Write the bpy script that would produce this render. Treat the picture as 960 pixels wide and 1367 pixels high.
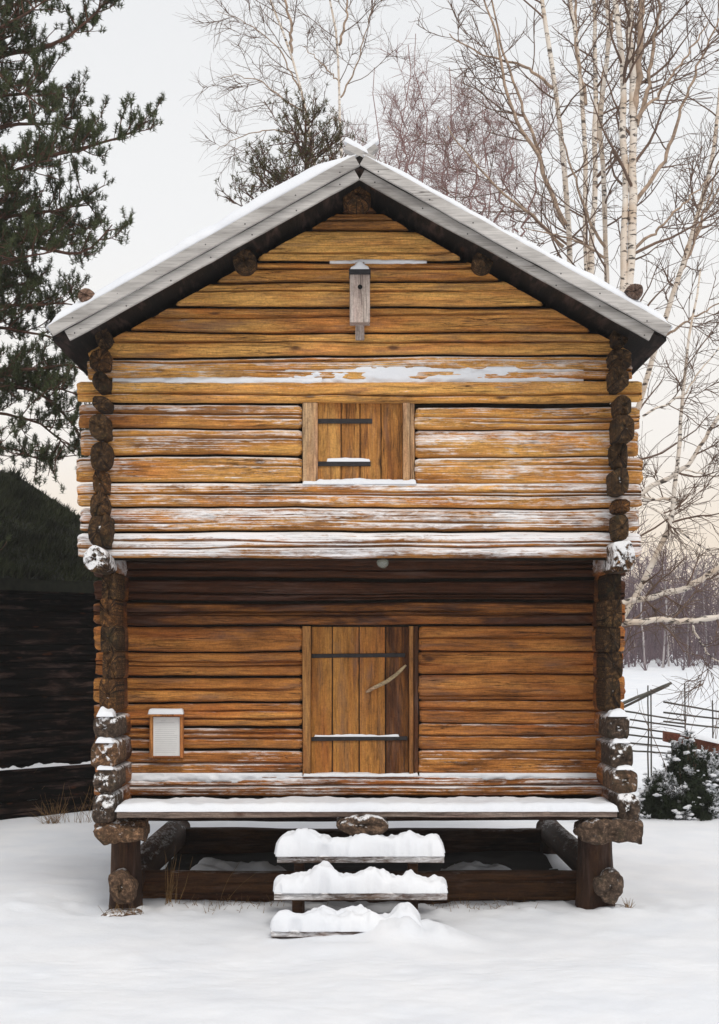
import bpy, math, random
import numpy as np
from mathutils import Vector
R = math.radians
# ------------------------------------------------------------------ camera, sky, sun, exposure
scene = bpy.context.scene
for o in list(bpy.data.objects): bpy.data.objects.remove(o)
col = scene.collection
FPX, CD, CH = 1960.0, 14.0, 2.43           # focal length in photo pixels, distance to the upper wall, eye height
cam_d = bpy.data.cameras.new('camera'); cam = bpy.data.objects.new('camera', cam_d); col.objects.link(cam)
cam.location = (0, -CD, CH); cam.rotation_euler = (R(90), 0, 0)
cam_d.sensor_fit = 'VERTICAL'; cam_d.sensor_height = 36; cam_d.sensor_width = 36
cam_d.lens = FPX / 1367 * 36; cam_d.shift_y = 186.5 / 1367; cam_d.clip_end = 2000
scene.camera = cam
SUN_AZ, SUN_EL = R(164), R(57)             # azimuth clockwise from +Y: behind the camera, to its right
w = bpy.data.worlds.new('World'); scene.world = w; w.use_nodes = True
nt = w.node_tree; nt.nodes.clear()
sky = nt.nodes.new('ShaderNodeTexSky'); sky.sky_type = 'NISHITA'; sky.sun_disc = False
sky.sun_elevation = SUN_EL; sky.sun_rotation = SUN_AZ
tc = nt.nodes.new('ShaderNodeTexCoord'); sep = nt.nodes.new('ShaderNodeSeparateXYZ')
nt.links.new(tc.outputs['Generated'], sep.inputs[0])
cr = nt.nodes.new('ShaderNodeValToRGB')    # an even overcast, faintly warm along the horizon
cr.color_ramp.elements[0].position = 0.0; cr.color_ramp.elements[0].color = (0.92, 0.70, 0.54, 1)
cr.color_ramp.elements[1].position = 0.42; cr.color_ramp.elements[1].color = (0.81, 0.82, 0.832, 1)
for p_, c_ in ((0.066, (0.97, 0.82, 0.66)), (0.14, (0.94, 0.895, 0.84)), (0.27, (0.875, 0.877, 0.877))):
    e = cr.color_ramp.elements.new(p_); e.color = c_ + (1,)
nt.links.new(sep.outputs['Z'], cr.inputs[0])
sc_ = nt.nodes.new('ShaderNodeVectorMath'); sc_.operation = 'SCALE'; sc_.inputs['Scale'].default_value = 10.3
nt.links.new(cr.outputs[0], sc_.inputs[0])
mx = nt.nodes.new('ShaderNodeMix'); mx.data_type = 'RGBA'; mx.inputs[0].default_value = 0.96
nt.links.new(sky.outputs[0], mx.inputs[6]); nt.links.new(sc_.outputs[0], mx.inputs[7])
bg = nt.nodes.new('ShaderNodeBackground'); bg.inputs[1].default_value = 0.1
nt.links.new(mx.outputs[2], bg.inputs[0])
ow = nt.nodes.new('ShaderNodeOutputWorld'); nt.links.new(bg.outputs[0], ow.inputs[0])
sl = bpy.data.lights.new('sun', 'SUN'); sl.energy = 1.5; sl.angle = R(18); sl.color = (1.0, 0.95, 0.88)
so = bpy.data.objects.new('sun', sl); col.objects.link(so)
sd = Vector((math.sin(SUN_AZ) * math.cos(SUN_EL), math.cos(SUN_AZ) * math.cos(SUN_EL), math.sin(SUN_EL)))
so.rotation_euler = sd.to_track_quat('Z', 'Y').to_euler(); so.location = (20, -25, 30)
scene.view_settings.view_transform = 'Standard'; scene.view_settings.look = 'None'
scene.view_settings.exposure = 0.10; scene.view_settings.gamma = 1.0
scene.render.engine = 'CYCLES'
HAZE = 0.0010
scene.cycles.use_denoising = True
scene.cycles.volume_bounces = 0; scene.cycles.volume_step_rate = 10
scene.cycles.max_bounces = 8; scene.cycles.diffuse_bounces = 4

# ------------------------------------------------------------------ numeric helpers
def _hash(ix, iy, s):
    h = (ix.astype(np.int64) * 374761393 + iy.astype(np.int64) * 668265263 + int(s) * 982451653) & 0xFFFFFFFF
    h = ((h ^ (h >> 13)) * 1274126177) & 0xFFFFFFFF
    return ((h ^ (h >> 16)) & 0xFFFF) / 65535.0
def vn(x, y=0.0, s=0):                      # smooth value noise, -1..1
    x, y = np.broadcast_arrays(np.asarray(x, float), np.asarray(y, float))
    ix, iy = np.floor(x), np.floor(y); fx, fy = x - ix, y - iy
    fx = fx * fx * (3 - 2 * fx); fy = fy * fy * (3 - 2 * fy)
    a = _hash(ix, iy, s); b = _hash(ix + 1, iy, s); c = _hash(ix, iy + 1, s); d = _hash(ix + 1, iy + 1, s)
    return ((a * (1 - fx) + b * fx) * (1 - fy) + (c * (1 - fx) + d * fx) * fy) * 2 - 1
def fbm(x, y, s, o=3):
    r = 0; a = 1.0
    for i in range(o):
        r = r + a * vn(np.asarray(x) * 2 ** i, np.asarray(y) * 2 ** i, s + 17 * i); a *= 0.5
    return r
def P(px, py, Y):                           # a point of the photo at world depth Y
    d = Y + CD
    return np.array(((px - 480) * d / FPX, Y, CH - (py - 870) * d / FPX))
def ZZ(py, Y): return CH - (py - 870) * (Y + CD) / FPX
def XX(px, Y): return (px - 480) * (Y + CD) / FPX

STUFF = {'branches', 'crown', 'twigs', 'blades', 'stems'}
def mesh(name, V, F, mat=None, parent=None, smooth=True):
    me = bpy.data.meshes.new(name)
    V = np.asarray(V, np.float32).reshape(-1, 3)
    if isinstance(F, np.ndarray):
        k = F.shape[1]; n = F.shape[0]
        me.vertices.add(len(V)); me.vertices.foreach_set('co', V.ravel())
        me.loops.add(n * k); me.loops.foreach_set('vertex_index', F.astype(np.int32).ravel())
        me.polygons.add(n); me.polygons.foreach_set('loop_start', np.arange(0, n * k, k, dtype=np.int32))
        me.update(calc_edges=True)
    else:
        me.from_pydata(V.tolist(), [], F)
    if smooth: me.polygons.foreach_set('use_smooth', np.ones(len(me.polygons), bool))
    if mat: me.materials.append(mat)
    return link(name, me, parent)
def link(name, me, parent=None):
    o = bpy.data.objects.new(name, me); col.objects.link(o)
    if name in STUFF: o['kind'] = 'stuff'
    if parent is not None:
        o.parent = parent
        p = Vector((0, 0, 0)); q = parent
        while q: p += q.location; q = q.parent
        o.location = -p                     # meshes are written in world coordinates
    return o
def thing(name, label, cat, loc=(0, 0, 0), group=None):
    o = bpy.data.objects.new(name, None); col.objects.link(o); o.location = loc; o.empty_display_size = 0.2
    return tag(o, label, cat, group)
def tag(o, label=None, cat=None, group=None, kind=None):
    if label: o['label'] = label
    if cat: o['category'] = cat
    if group: o['group'] = group
    if kind: o['kind'] = kind
    return o
def grid_faces(nu, nv, wrap_v=False):
    i = np.arange(nu - 1)[:, None]; j = np.arange(nv if wrap_v else nv - 1)[None, :]
    j2 = (j + 1) % nv
    a = i * nv + j; b = i * nv + j2; c = (i + 1) * nv + j2; d = (i + 1) * nv + j
    return np.stack([a, d, c, b], -1).reshape(-1, 4)
def tubes(lines, sides):                    # lines: list of (pts Nx3, radii N)
    groups = {}
    for p, r in lines: groups.setdefault(len(p), []).append((p, r))
    VV, FF, off = [], [], 0
    for n, ls in groups.items():
        Pp = np.array([l[0] for l in ls], float); Rr = np.array([l[1] for l in ls], float)
        T = np.gradient(Pp, axis=1); T /= np.linalg.norm(T, axis=2, keepdims=True) + 1e-9
        ref = np.where(np.abs(T[..., 2:3]) > 0.9, np.array([1.0, 0, 0]), np.array([0, 0, 1.0]))
        ref = np.repeat(ref[:, n // 2:n // 2 + 1], n, axis=1)
        U = np.cross(T, ref); U /= np.linalg.norm(U, axis=2, keepdims=True) + 1e-9
        W = np.cross(T, U)
        a = np.arange(sides) * 2 * math.pi / sides
        ring = Pp[:, :, None] + Rr[:, :, None, None] * (np.cos(a)[:, None] * U[:, :, None] + np.sin(a)[:, None] * W[:, :, None])
        f = grid_faces(n, sides, True)
        m = len(ls)
        VV.append(ring.reshape(-1, 3))
        FF.append((f[None] + (np.arange(m) * n * sides)[:, None, None]).reshape(-1, 4) + off)
        off += m * n * sides
    return np.concatenate(VV), np.concatenate(FF)

# ------------------------------------------------------------------ materials
class NB:
    def __init__(s, name):
        s.m = bpy.data.materials.new(name); s.m.use_nodes = True; s.t = s.m.node_tree
        s.t.nodes.clear()
        s.out = s.n('ShaderNodeOutputMaterial'); s.b = s.n('ShaderNodeBsdfPrincipled')
        s.l(s.b.outputs[0], s.out.inputs[0]); s.b.inputs['Specular IOR Level'].default_value = 0.25
    def n(s, t): return s.t.nodes.new(t)
    def l(s, a, b): s.t.links.new(a, b)
    def coords(s, scale=(1, 1, 1), jitter=True, rot=(0, 0, 0)):
        tc = s.n('ShaderNodeTexCoord'); src = tc.outputs['Object']
        if jitter:
            oi = s.n('ShaderNodeObjectInfo'); a = s.n('ShaderNodeVectorMath'); a.operation = 'MULTIPLY_ADD'
            s.l(oi.outputs['Random'], a.inputs[0]); a.inputs[1].default_value = (37, 53, 71); s.l(src, a.inputs[2]); src = a.outputs[0]
        mp = s.n('ShaderNodeMapping'); mp.inputs['Scale'].default_value = scale; mp.inputs['Rotation'].default_value = rot
        s.l(src, mp.inputs[0]); return mp.outputs[0]
    def noise(s, vec, scale, detail=4, rough=0.55, dist=0.0):
        n = s.n('ShaderNodeTexNoise'); n.inputs['Scale'].default_value = scale; n.inputs['Detail'].default_value = detail
        n.inputs['Roughness'].default_value = rough; n.inputs['Distortion'].default_value = dist
        s.l(vec, n.inputs['Vector']); return n.outputs['Fac']
    def ramp(s, fac, stops, interp='LINEAR'):
        r = s.n('ShaderNodeValToRGB'); r.color_ramp.interpolation = interp
        el = r.color_ramp.elements
        while len(el) < len(stops): el.new(0.5)
        for x, (p, c) in zip(el, stops):
            x.position = p; x.color = tuple(c) + (1,) if not isinstance(c, (int, float)) else (c, c, c, 1)
        s.l(fac, r.inputs[0]); return r.outputs[0]
    def mix(s, fac, a, b, mode='MIX'):
        m = s.n('ShaderNodeMix'); m.data_type = 'RGBA'; m.blend_type = mode
        for v, i in ((fac, 0), (a, 6), (b, 7)):
            if isinstance(v, (int, float)): m.inputs[i].default_value = v if i == 0 else (v, v, v, 1)
            elif isinstance(v, tuple): m.inputs[i].default_value = v + (1,)
            else: s.l(v, m.inputs[i])
        return m.outputs[2]
    def math(s, op, a, b=0.0, c=0.0, clamp=False):
        m = s.n('ShaderNodeMath'); m.operation = op; m.use_clamp = clamp
        for v, i in ((a, 0), (b, 1), (c, 2)):
            if isinstance(v, (int, float)): m.inputs[i].default_value = v
            else: s.l(v, m.inputs[i])
        return m.outputs[0]
    def attr(s, name):
        a = s.n('ShaderNodeAttribute'); a.attribute_type = 'OBJECT'; a.attribute_name = name; return a.outputs['Fac']
    def bump(s, h, strength=0.4, dist=0.01, prev=None):
        b = s.n('ShaderNodeBump'); b.inputs['Strength'].default_value = strength; b.inputs['Distance'].default_value = dist
        s.l(h, b.inputs['Height'])
        if prev is not None: s.l(prev, b.inputs['Normal'])
        return b.outputs[0]
    def done(s, color, rough=0.8, normal=None):
        if isinstance(color, tuple): s.b.inputs['Base Color'].default_value = color + (1,)
        else: s.l(color, s.b.inputs['Base Color'])
        if isinstance(rough, (int, float)): s.b.inputs['Roughness'].default_value = rough
        else: s.l(rough, s.b.inputs['Roughness'])
        if normal is not None: s.l(normal, s.b.inputs['Normal'])
        return s.m

SNOWC = (0.85, 0.85, 0.865)
def wood(name, axis, pal, frost=False, dark=0.5, knots=True, fine=1.0, soft=False):
    """weathered timber, grain along axis 0/1/2; pal = dark, mid, light; object props: tone (0..1), frost (0..1)"""
    b = NB(name)
    def sc(al, ac): return tuple(al if i == axis else ac for i in range(3))
    v = b.coords(sc(0.8, 5.0)); tone = b.attr('tone')
    n1 = b.noise(v, 1.0, 5, 0.6, 0.6)
    f = b.math('ADD', n1, b.math('MULTIPLY', b.math('SUBTRACT', tone, 0.5), 0.9))
    base = b.ramp(f, [(0.24, pal[0]), (0.46, pal[1]), (0.70, pal[2])])
    g = b.noise(b.coords(sc(3.5, 70 * fine)), 1.0, 5, 0.7, 0.5)          # fibre
    base = b.mix(0.85, base, b.ramp(g, [(0.30, 0.30), (0.48, 0.86), (0.7, 1.22)] if not soft else [(0.30, 0.55), (0.5, 0.92), (0.7, 1.12)]), 'MULTIPLY')
    bl = b.noise(b.coords(sc(1.8, 3.5)), 1.0, 4, 0.6)                      # blotches of weathering
    base = b.mix(b.ramp(bl, [(0.55, 0.0), (0.75, 0.55 * dark)]), base, (0.045, 0.022, 0.012))
    hue = b.noise(b.coords(sc(0.8, 7.0)), 1.0, 3)
    base = b.mix(b.ramp(hue, [(0.5, 0.0), (0.68, 0.0 if soft else 0.45)]), base, b.mix(1.0, base, (0.95, 0.62, 0.62), 'MULTIPLY'))
    if not soft:
        md = b.noise(b.coords(sc(4.5, 18)), 1.0, 8, 0.75, 1.2)
        base = b.mix(0.9, base, b.ramp(md, [(0.28, 0.40), (0.42, 0.84), (0.58, 1.08), (0.75, 1.30)]), 'MULTIPLY')
        iso = b.noise(b.coords((1, 1, 1)), 55.0, 4, 0.7); base = b.mix(0.7, base, b.ramp(iso, [(0.3, 0.62), (0.5, 1.0), (0.7, 1.22)]), 'MULTIPLY')
        gyn = b.noise(b.coords(sc(1.5, 9)), 1.0, 5, 0.6, 0.5)
        base = b.mix(b.ramp(gyn, [(0.52, 0.0), (0.70, 0.5)]), base, (0.155, 0.100, 0.082))
        oi_ = b.n('ShaderNodeObjectInfo'); base = b.mix(b.ramp(oi_.outputs['Random'], [(0.0, 0.0), (1.0, 0.42)]), base, b.mix(1.0, base, (0.66, 0.56, 0.62), 'MULTIPLY'))
        c2 = b.noise(b.coords(sc(1.1, 55 * fine)), 1.0, 3, 0.5, 1.5)
        c2m = b.math('MULTIPLY', b.ramp(c2, [(0.47, 0.0), (0.495, 1.0), (0.505, 1.0), (0.53, 0.0)]), b.ramp(b.noise(b.coords(sc(1.6, 10)), 1.0, 2), [(0.48, 0.0), (0.60, 0.75)]))
        base = b.mix(c2m, base, (0.03, 0.013, 0.007))
    ck = b.noise(b.coords(sc(0.7, 26 * fine)), 1.0, 3, 0.5, 1.2)          # drying checks
    ckm = b.ramp(ck, [(0.485, 0.0), (0.498, 1.0), (0.502, 1.0), (0.515, 0.0)])
    gate = b.ramp(b.noise(b.coords(sc(1.2, 6)), 1.0, 2), [(0.5, 0.0), (0.62, 1.0)])
    ckm = b.math('MULTIPLY', ckm, gate)
    base = b.mix(b.math('MULTIPLY', ckm, 0.8), base, (0.02, 0.010, 0.006))
    h = b.math('SUBTRACT', b.math('MULTIPLY', g, 0.6), b.math('MULTIPLY', ckm, 0.8))
    if knots:
        vo = b.n('ShaderNodeTexVoronoi'); vo.inputs['Scale'].default_value = 1.0
        b.l(b.coords(sc(2.2, 5.5)), vo.inputs['Vector'])
        sel = b.n('ShaderNodeSeparateColor'); b.l(vo.outputs['Color'], sel.inputs[0])
        km = b.math('MULTIPLY', b.ramp(vo.outputs['Distance'], [(0.07, 1.0), (0.17, 0.0)]), b.ramp(sel.outputs[0], [(0.62, 0.0), (0.66, 1.0)]))
        base = b.mix(b.math('MULTIPLY', km, 0.85), base, (0.06, 0.022, 0.010))
    rough = 0.75
    nrm = b.bump(h, 0.3 if soft else 0.8, 0.016)
    if frost:
        fr = b.attr('frost')
        s1 = b.noise(b.coords(sc(7.0, 30), rot=(0, 0.16 if axis == 0 else 0, 0)), 1.0, 7, 0.74, 0.8)
        s2 = b.noise(b.coords(sc(1.6, 7)), 1.0, 4, 0.6)
        ge = b.n('ShaderNodeNewGeometry'); sp = b.n('ShaderNodeSeparateXYZ'); b.l(ge.outputs['Normal'], sp.inputs[0])
        up = b.math('MULTIPLY', sp.outputs['Z'], 0.22)
        val = b.math('ADD', b.math('ADD', b.math('MULTIPLY', s1, 0.75), b.math('MULTIPLY', s2, 0.55)), up)
        thr = b.math('SUBTRACT', 0.90, b.math('MULTIPLY', fr, 0.46))
        mk = b.math('MULTIPLY', b.math('SUBTRACT', val, thr), 4.2, clamp=True)
        mk = b.math('MULTIPLY', mk, b.math('MULTIPLY', fr, 8.0, clamp=True))
        base = b.mix(b.math('MULTIPLY', mk, 0.92), base, SNOWC)
        nrm = b.bump(mk, 0.35, 0.006, nrm)
    return b.done(base, rough, nrm)

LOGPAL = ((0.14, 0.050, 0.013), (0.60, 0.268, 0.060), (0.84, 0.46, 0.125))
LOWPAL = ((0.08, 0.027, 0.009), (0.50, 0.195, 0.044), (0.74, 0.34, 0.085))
M = {}
M['log'] = wood('log_timber', 0, LOGPAL, True)
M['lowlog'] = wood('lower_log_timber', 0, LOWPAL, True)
M['sidelog'] = wood('side_log_timber', 1, LOWPAL, True)
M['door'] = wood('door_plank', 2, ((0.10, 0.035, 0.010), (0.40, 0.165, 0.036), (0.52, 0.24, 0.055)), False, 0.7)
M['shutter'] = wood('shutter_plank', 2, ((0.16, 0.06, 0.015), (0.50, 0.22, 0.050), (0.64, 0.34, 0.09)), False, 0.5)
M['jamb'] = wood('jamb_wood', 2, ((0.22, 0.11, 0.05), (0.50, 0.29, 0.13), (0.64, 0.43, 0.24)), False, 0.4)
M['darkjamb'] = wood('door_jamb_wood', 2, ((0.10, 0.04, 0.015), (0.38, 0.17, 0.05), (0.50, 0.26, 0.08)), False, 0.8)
M['grey'] = wood('grey_board', 0, ((0.25, 0.235, 0.22), (0.42, 0.40, 0.38), (0.56, 0.535, 0.51)), False, 0.3, soft=True)
M['greypole'] = wood('grey_pole', 1, ((0.26, 0.22, 0.19), (0.38, 0.33, 0.29), (0.48, 0.42, 0.38)), False, 0.2, soft=True)
M['seam_dark'] = None
M['roofdeck'] = wood('shade_dark_roof_board', 1, ((0.004, 0.003, 0.002), (0.010, 0.006, 0.004), (0.02, 0.012, 0.008)), False, 0.6)  # near-black colour paints in the shadow under the eaves
M['greyplank'] = wood('grey_plank', 0, ((0.10, 0.07, 0.055), (0.24, 0.18, 0.145), (0.36, 0.30, 0.26)), True, 0.4)
M['nestbox'] = wood('nest_box_wood', 2, ((0.40, 0.33, 0.27), (0.55, 0.47, 0.40), (0.64, 0.57, 0.50)), False, 0.15, False)
M['noticewood'] = wood('notice_wood', 2, ((0.28, 0.09, 0.025), (0.50, 0.19, 0.055), (0.58, 0.26, 0.08)), False, 0.2, False)
M['under'] = wood('foundation_timber', 0, ((0.018, 0.008, 0.004), (0.065, 0.028, 0.011), (0.12, 0.055, 0.02)), True, 0.8)  # foundation wood coloured darker to carry the shade below the floor
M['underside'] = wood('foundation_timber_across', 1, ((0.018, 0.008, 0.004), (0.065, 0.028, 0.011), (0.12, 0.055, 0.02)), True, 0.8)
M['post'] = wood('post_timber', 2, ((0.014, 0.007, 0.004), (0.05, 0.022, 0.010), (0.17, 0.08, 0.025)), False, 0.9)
M['barn'] = wood('shade_dark_barn_log', 0, ((0.0015, 0.0012, 0.001), (0.003, 0.0026, 0.0022), (0.006, 0.005, 0.004)), True, 0.5)  # near-black colour stands in for deep shade on the barn wall
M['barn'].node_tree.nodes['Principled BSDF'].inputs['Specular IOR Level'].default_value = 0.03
M['barnplank'] = wood('barn_board', 0, ((0.010, 0.008, 0.007), (0.02, 0.016, 0.013), (0.03, 0.024, 0.02)), False, 0.5)
M['fence'] = wood('fence_pole_wood', 0, ((0.05, 0.05, 0.04), (0.11, 0.11, 0.095), (0.18, 0.18, 0.16)), False, 0.4)
M['beam'] = wood('red_brown_beam', 0, ((0.12, 0.035, 0.018), (0.26, 0.085, 0.045), (0.36, 0.14, 0.08)), False, 0.3)
M['antler'] = wood('peeled_stick', 0, ((0.34, 0.24, 0.13), (0.50, 0.38, 0.22), (0.6, 0.48, 0.3)), False, 0.2, False)

def endgrain(name, dark, mid, light, rings=0.0):
    b = NB(name)
    v = b.coords((1, 1, 1)); n = b.noise(v, 26, 6, 0.72); n2 = b.noise(v, 6, 3)
    c = b.ramp(n, [(0.3, dark), (0.52, mid), (0.74, light)])
    oi = b.n('ShaderNodeObjectInfo'); c = b.mix(1.0, c, b.ramp(oi.outputs['Random'], [(0.0, (0.55, 0.5, 0.45)), (0.5, (1.0, 1.0, 1.0)), (1.0, (1.7, 1.35, 1.0))]), 'MULTIPLY')
    if rings:
        q = b.coords((1, 0, 1), False); ln = b.n('ShaderNodeVectorMath'); ln.operation = 'LENGTH'; b.l(q, ln.inputs[0])
        rr = b.math('ADD', ln.outputs['Value'], b.math('MULTIPLY', n2, 0.03)); wv = b.math('SINE', b.math('MULTIPLY', rr, 480.0))
        c = b.mix(rings, c, b.ramp(wv, [(0.0, 0.55), (1.0, 1.25)]), 'MULTIPLY')
        nm = b.n('ShaderNodeVectorMath'); nm.operation = 'NORMALIZE'; b.l(q, nm.inputs[0])
        ad = b.n('ShaderNodeVectorMath'); ad.operation = 'MULTIPLY_ADD'; b.l(oi.outputs['Random'], ad.inputs[0]); ad.inputs[1].default_value = (19, 7, 13); b.l(nm.outputs[0], ad.inputs[2])
        rc = b.noise(ad.outputs[0], 2.6, 2); c = b.mix(b.ramp(rc, [(0.46, 0.0), (0.495, 0.95), (0.505, 0.95), (0.54, 0.0)]), c, (0.006, 0.004, 0.003))
    c = b.mix(b.ramp(n2, [(0.55, 0.0), (0.72, 0.4)]), c, (0.030, 0.030, 0.014))
    fr = b.attr('frost'); ge = b.n('ShaderNodeNewGeometry'); sp = b.n('ShaderNodeSeparateXYZ'); b.l(ge.outputs['Normal'], sp.inputs[0])
    val = b.math('ADD', b.math('ADD', b.noise(v, 20, 5, 0.7), b.math('MULTIPLY', b.noise(v, 5, 2), 0.5)), b.math('MULTIPLY', sp.outputs['Z'], 0.28))
    mk = b.math('MULTIPLY', b.math('SUBTRACT', val, b.math('SUBTRACT', 1.15, b.math('MULTIPLY', fr, 0.6))), 8.0, clamp=True)
    mk = b.math('MULTIPLY', mk, b.math('MULTIPLY', fr, 8.0, clamp=True))
    c = b.mix(mk, c, SNOWC)
    return b.done(c, 0.9, b.bump(n, 0.9, 0.025))
M['end'] = endgrain('mossy_end_grain', (0.013, 0.008, 0.005), (0.075, 0.040, 0.017), (0.32, 0.175, 0.066), 0.7)
M['poleend'] = endgrain('pole_end_grain', (0.08, 0.05, 0.04), (0.24, 0.16, 0.125), (0.42, 0.31, 0.26), 0.6)
M['oldend'] = endgrain('rotten_end_grain', (0.014, 0.010, 0.008), (0.075, 0.052, 0.038), (0.30, 0.21, 0.15))

def snowmat(name, big):
    b = NB(name); v = b.coords((1, 1, 1), False)
    n = b.noise(v, 9 if big else 30, 6, 0.65); n2 = b.noise(v, 90, 3, 0.7)
    c = b.ramp(b.noise(v, 1.3, 4), [(0.35, (0.71, 0.735, 0.78)), (0.65, (0.77, 0.785, 0.815))])
    h = b.math('ADD', n, b.math('MULTIPLY', n2, 0.25))
    b.b.inputs['Specular IOR Level'].default_value = 0.15
    return b.done(c, 0.7, b.bump(h, 0.35, 0.02 if big else 0.012))
M['snow'] = snowmat('snow', False); M['ground'] = snowmat('ground_snow', True)
def plain(name, c, rough=0.6, metal=0.0, var=0.3, scale=20):
    b = NB(name); n = b.noise(b.coords(), scale, 4, 0.6)
    lo = tuple(x * (1 - var) for x in c); hi = tuple(min(1, x * (1 + var)) for x in c)
    b.b.inputs['Metallic'].default_value = metal
    return b.done(b.ramp(n, [(0.3, lo), (0.7, hi)]), rough, b.bump(n, 0.2, 0.004))
M['seam_dark'] = plain('shade_dark_chinking', (0.014, 0.010, 0.006), 0.95, 0, 0.5)  # seam sheets coloured dark as painted shade between the logs
M['soil'] = plain('shade_dark_soil', (0.012, 0.009, 0.007), 0.95, 0, 0.5, 6)  # dark colour put in to deepen the crawl space shade
M['iron'] = plain('wrought_iron', (0.030, 0.027, 0.028), 0.55, 0.3)
M['black'] = plain('black_felt', (0.02, 0.02, 0.022), 0.7)
M['hole'] = plain('hole_dark', (0.004, 0.004, 0.004), 0.9)
M['paper'] = plain('paper', (0.70, 0.70, 0.69), 0.6, 0, 0.03)
M['ink'] = plain('faint_ink', (0.50, 0.50, 0.50), 0.7, 0, 0.03)
M['turf'] = plain('turf_soil', (0.010, 0.011, 0.006), 0.95, 0, 0.6, 8)
M['turfblade'] = plain('turf_grass', (0.026, 0.030, 0.014), 0.9, 0, 0.8, 2)
M['needle'] = plain('pine_needle', (0.052, 0.064, 0.024), 0.6, 0, 0.5, 2.0)
M['needle_warm'] = plain('sunlit_pine_needle', (0.085, 0.075, 0.028), 0.6, 0, 0.5, 3.0)  # warm sunlight tint painted into the needle colour
M['juniper'] = plain('juniper_needle', (0.022, 0.032, 0.014), 0.6, 0, 0.5, 4.0)
M['pinebark'] = plain('pine_bark', (0.10, 0.052, 0.036), 0.9, 0, 0.5, 14)
M['twig'] = plain('birch_twig', (0.15, 0.098, 0.072), 0.8, 0, 0.3, 5)
M['twigpurple'] = plain('purple_birch_twig', (0.27, 0.165, 0.155), 0.8, 0, 0.3, 5)
M['wood_far'] = plain('far_wood_twig', (0.155, 0.110, 0.125), 0.9, 0, 0.3, 1)
M['farbark'] = plain('far_pale_bark', (0.36, 0.33, 0.33), 0.9, 0, 0.3, 1)
M['drygrass'] = plain('dry_grass', (0.20, 0.115, 0.045), 0.9, 0, 0.5, 12)
M['tin'] = plain('lamp_tin', (0.10, 0.10, 0.095), 0.5, 0.5)
gb = NB('lamp_glass'); gb.b.inputs['Base Color'].default_value = (0.62, 0.65, 0.58, 1); gb.b.inputs['Roughness'].default_value = 0.12
gb.b.inputs['Transmission Weight'].default_value = 0.8; gb.b.inputs['Specular IOR Level'].default_value = 0.5; M['glass'] = gb.m
M['limb'] = plain('birch_limb_bark', (0.36, 0.265, 0.195), 0.8, 0, 0.45, 9)
def birchbark():
    b = NB('birch_bark')
    v = b.coords((3, 3, 9)); n = b.noise(v, 2.2, 5, 0.65, 0.3)
    c = b.ramp(b.noise(b.coords((2, 2, 2)), 1.0, 3), [(0.3, (0.58, 0.46, 0.35)), (0.6, (0.78, 0.71, 0.63))])
    c = b.mix(b.ramp(n, [(0.54, 0.0), (0.60, 0.95)]), c, (0.05, 0.038, 0.032))
    return b.done(c, 0.75, b.bump(n, 0.3, 0.01))
M['birch'] = birchbark()

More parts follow.
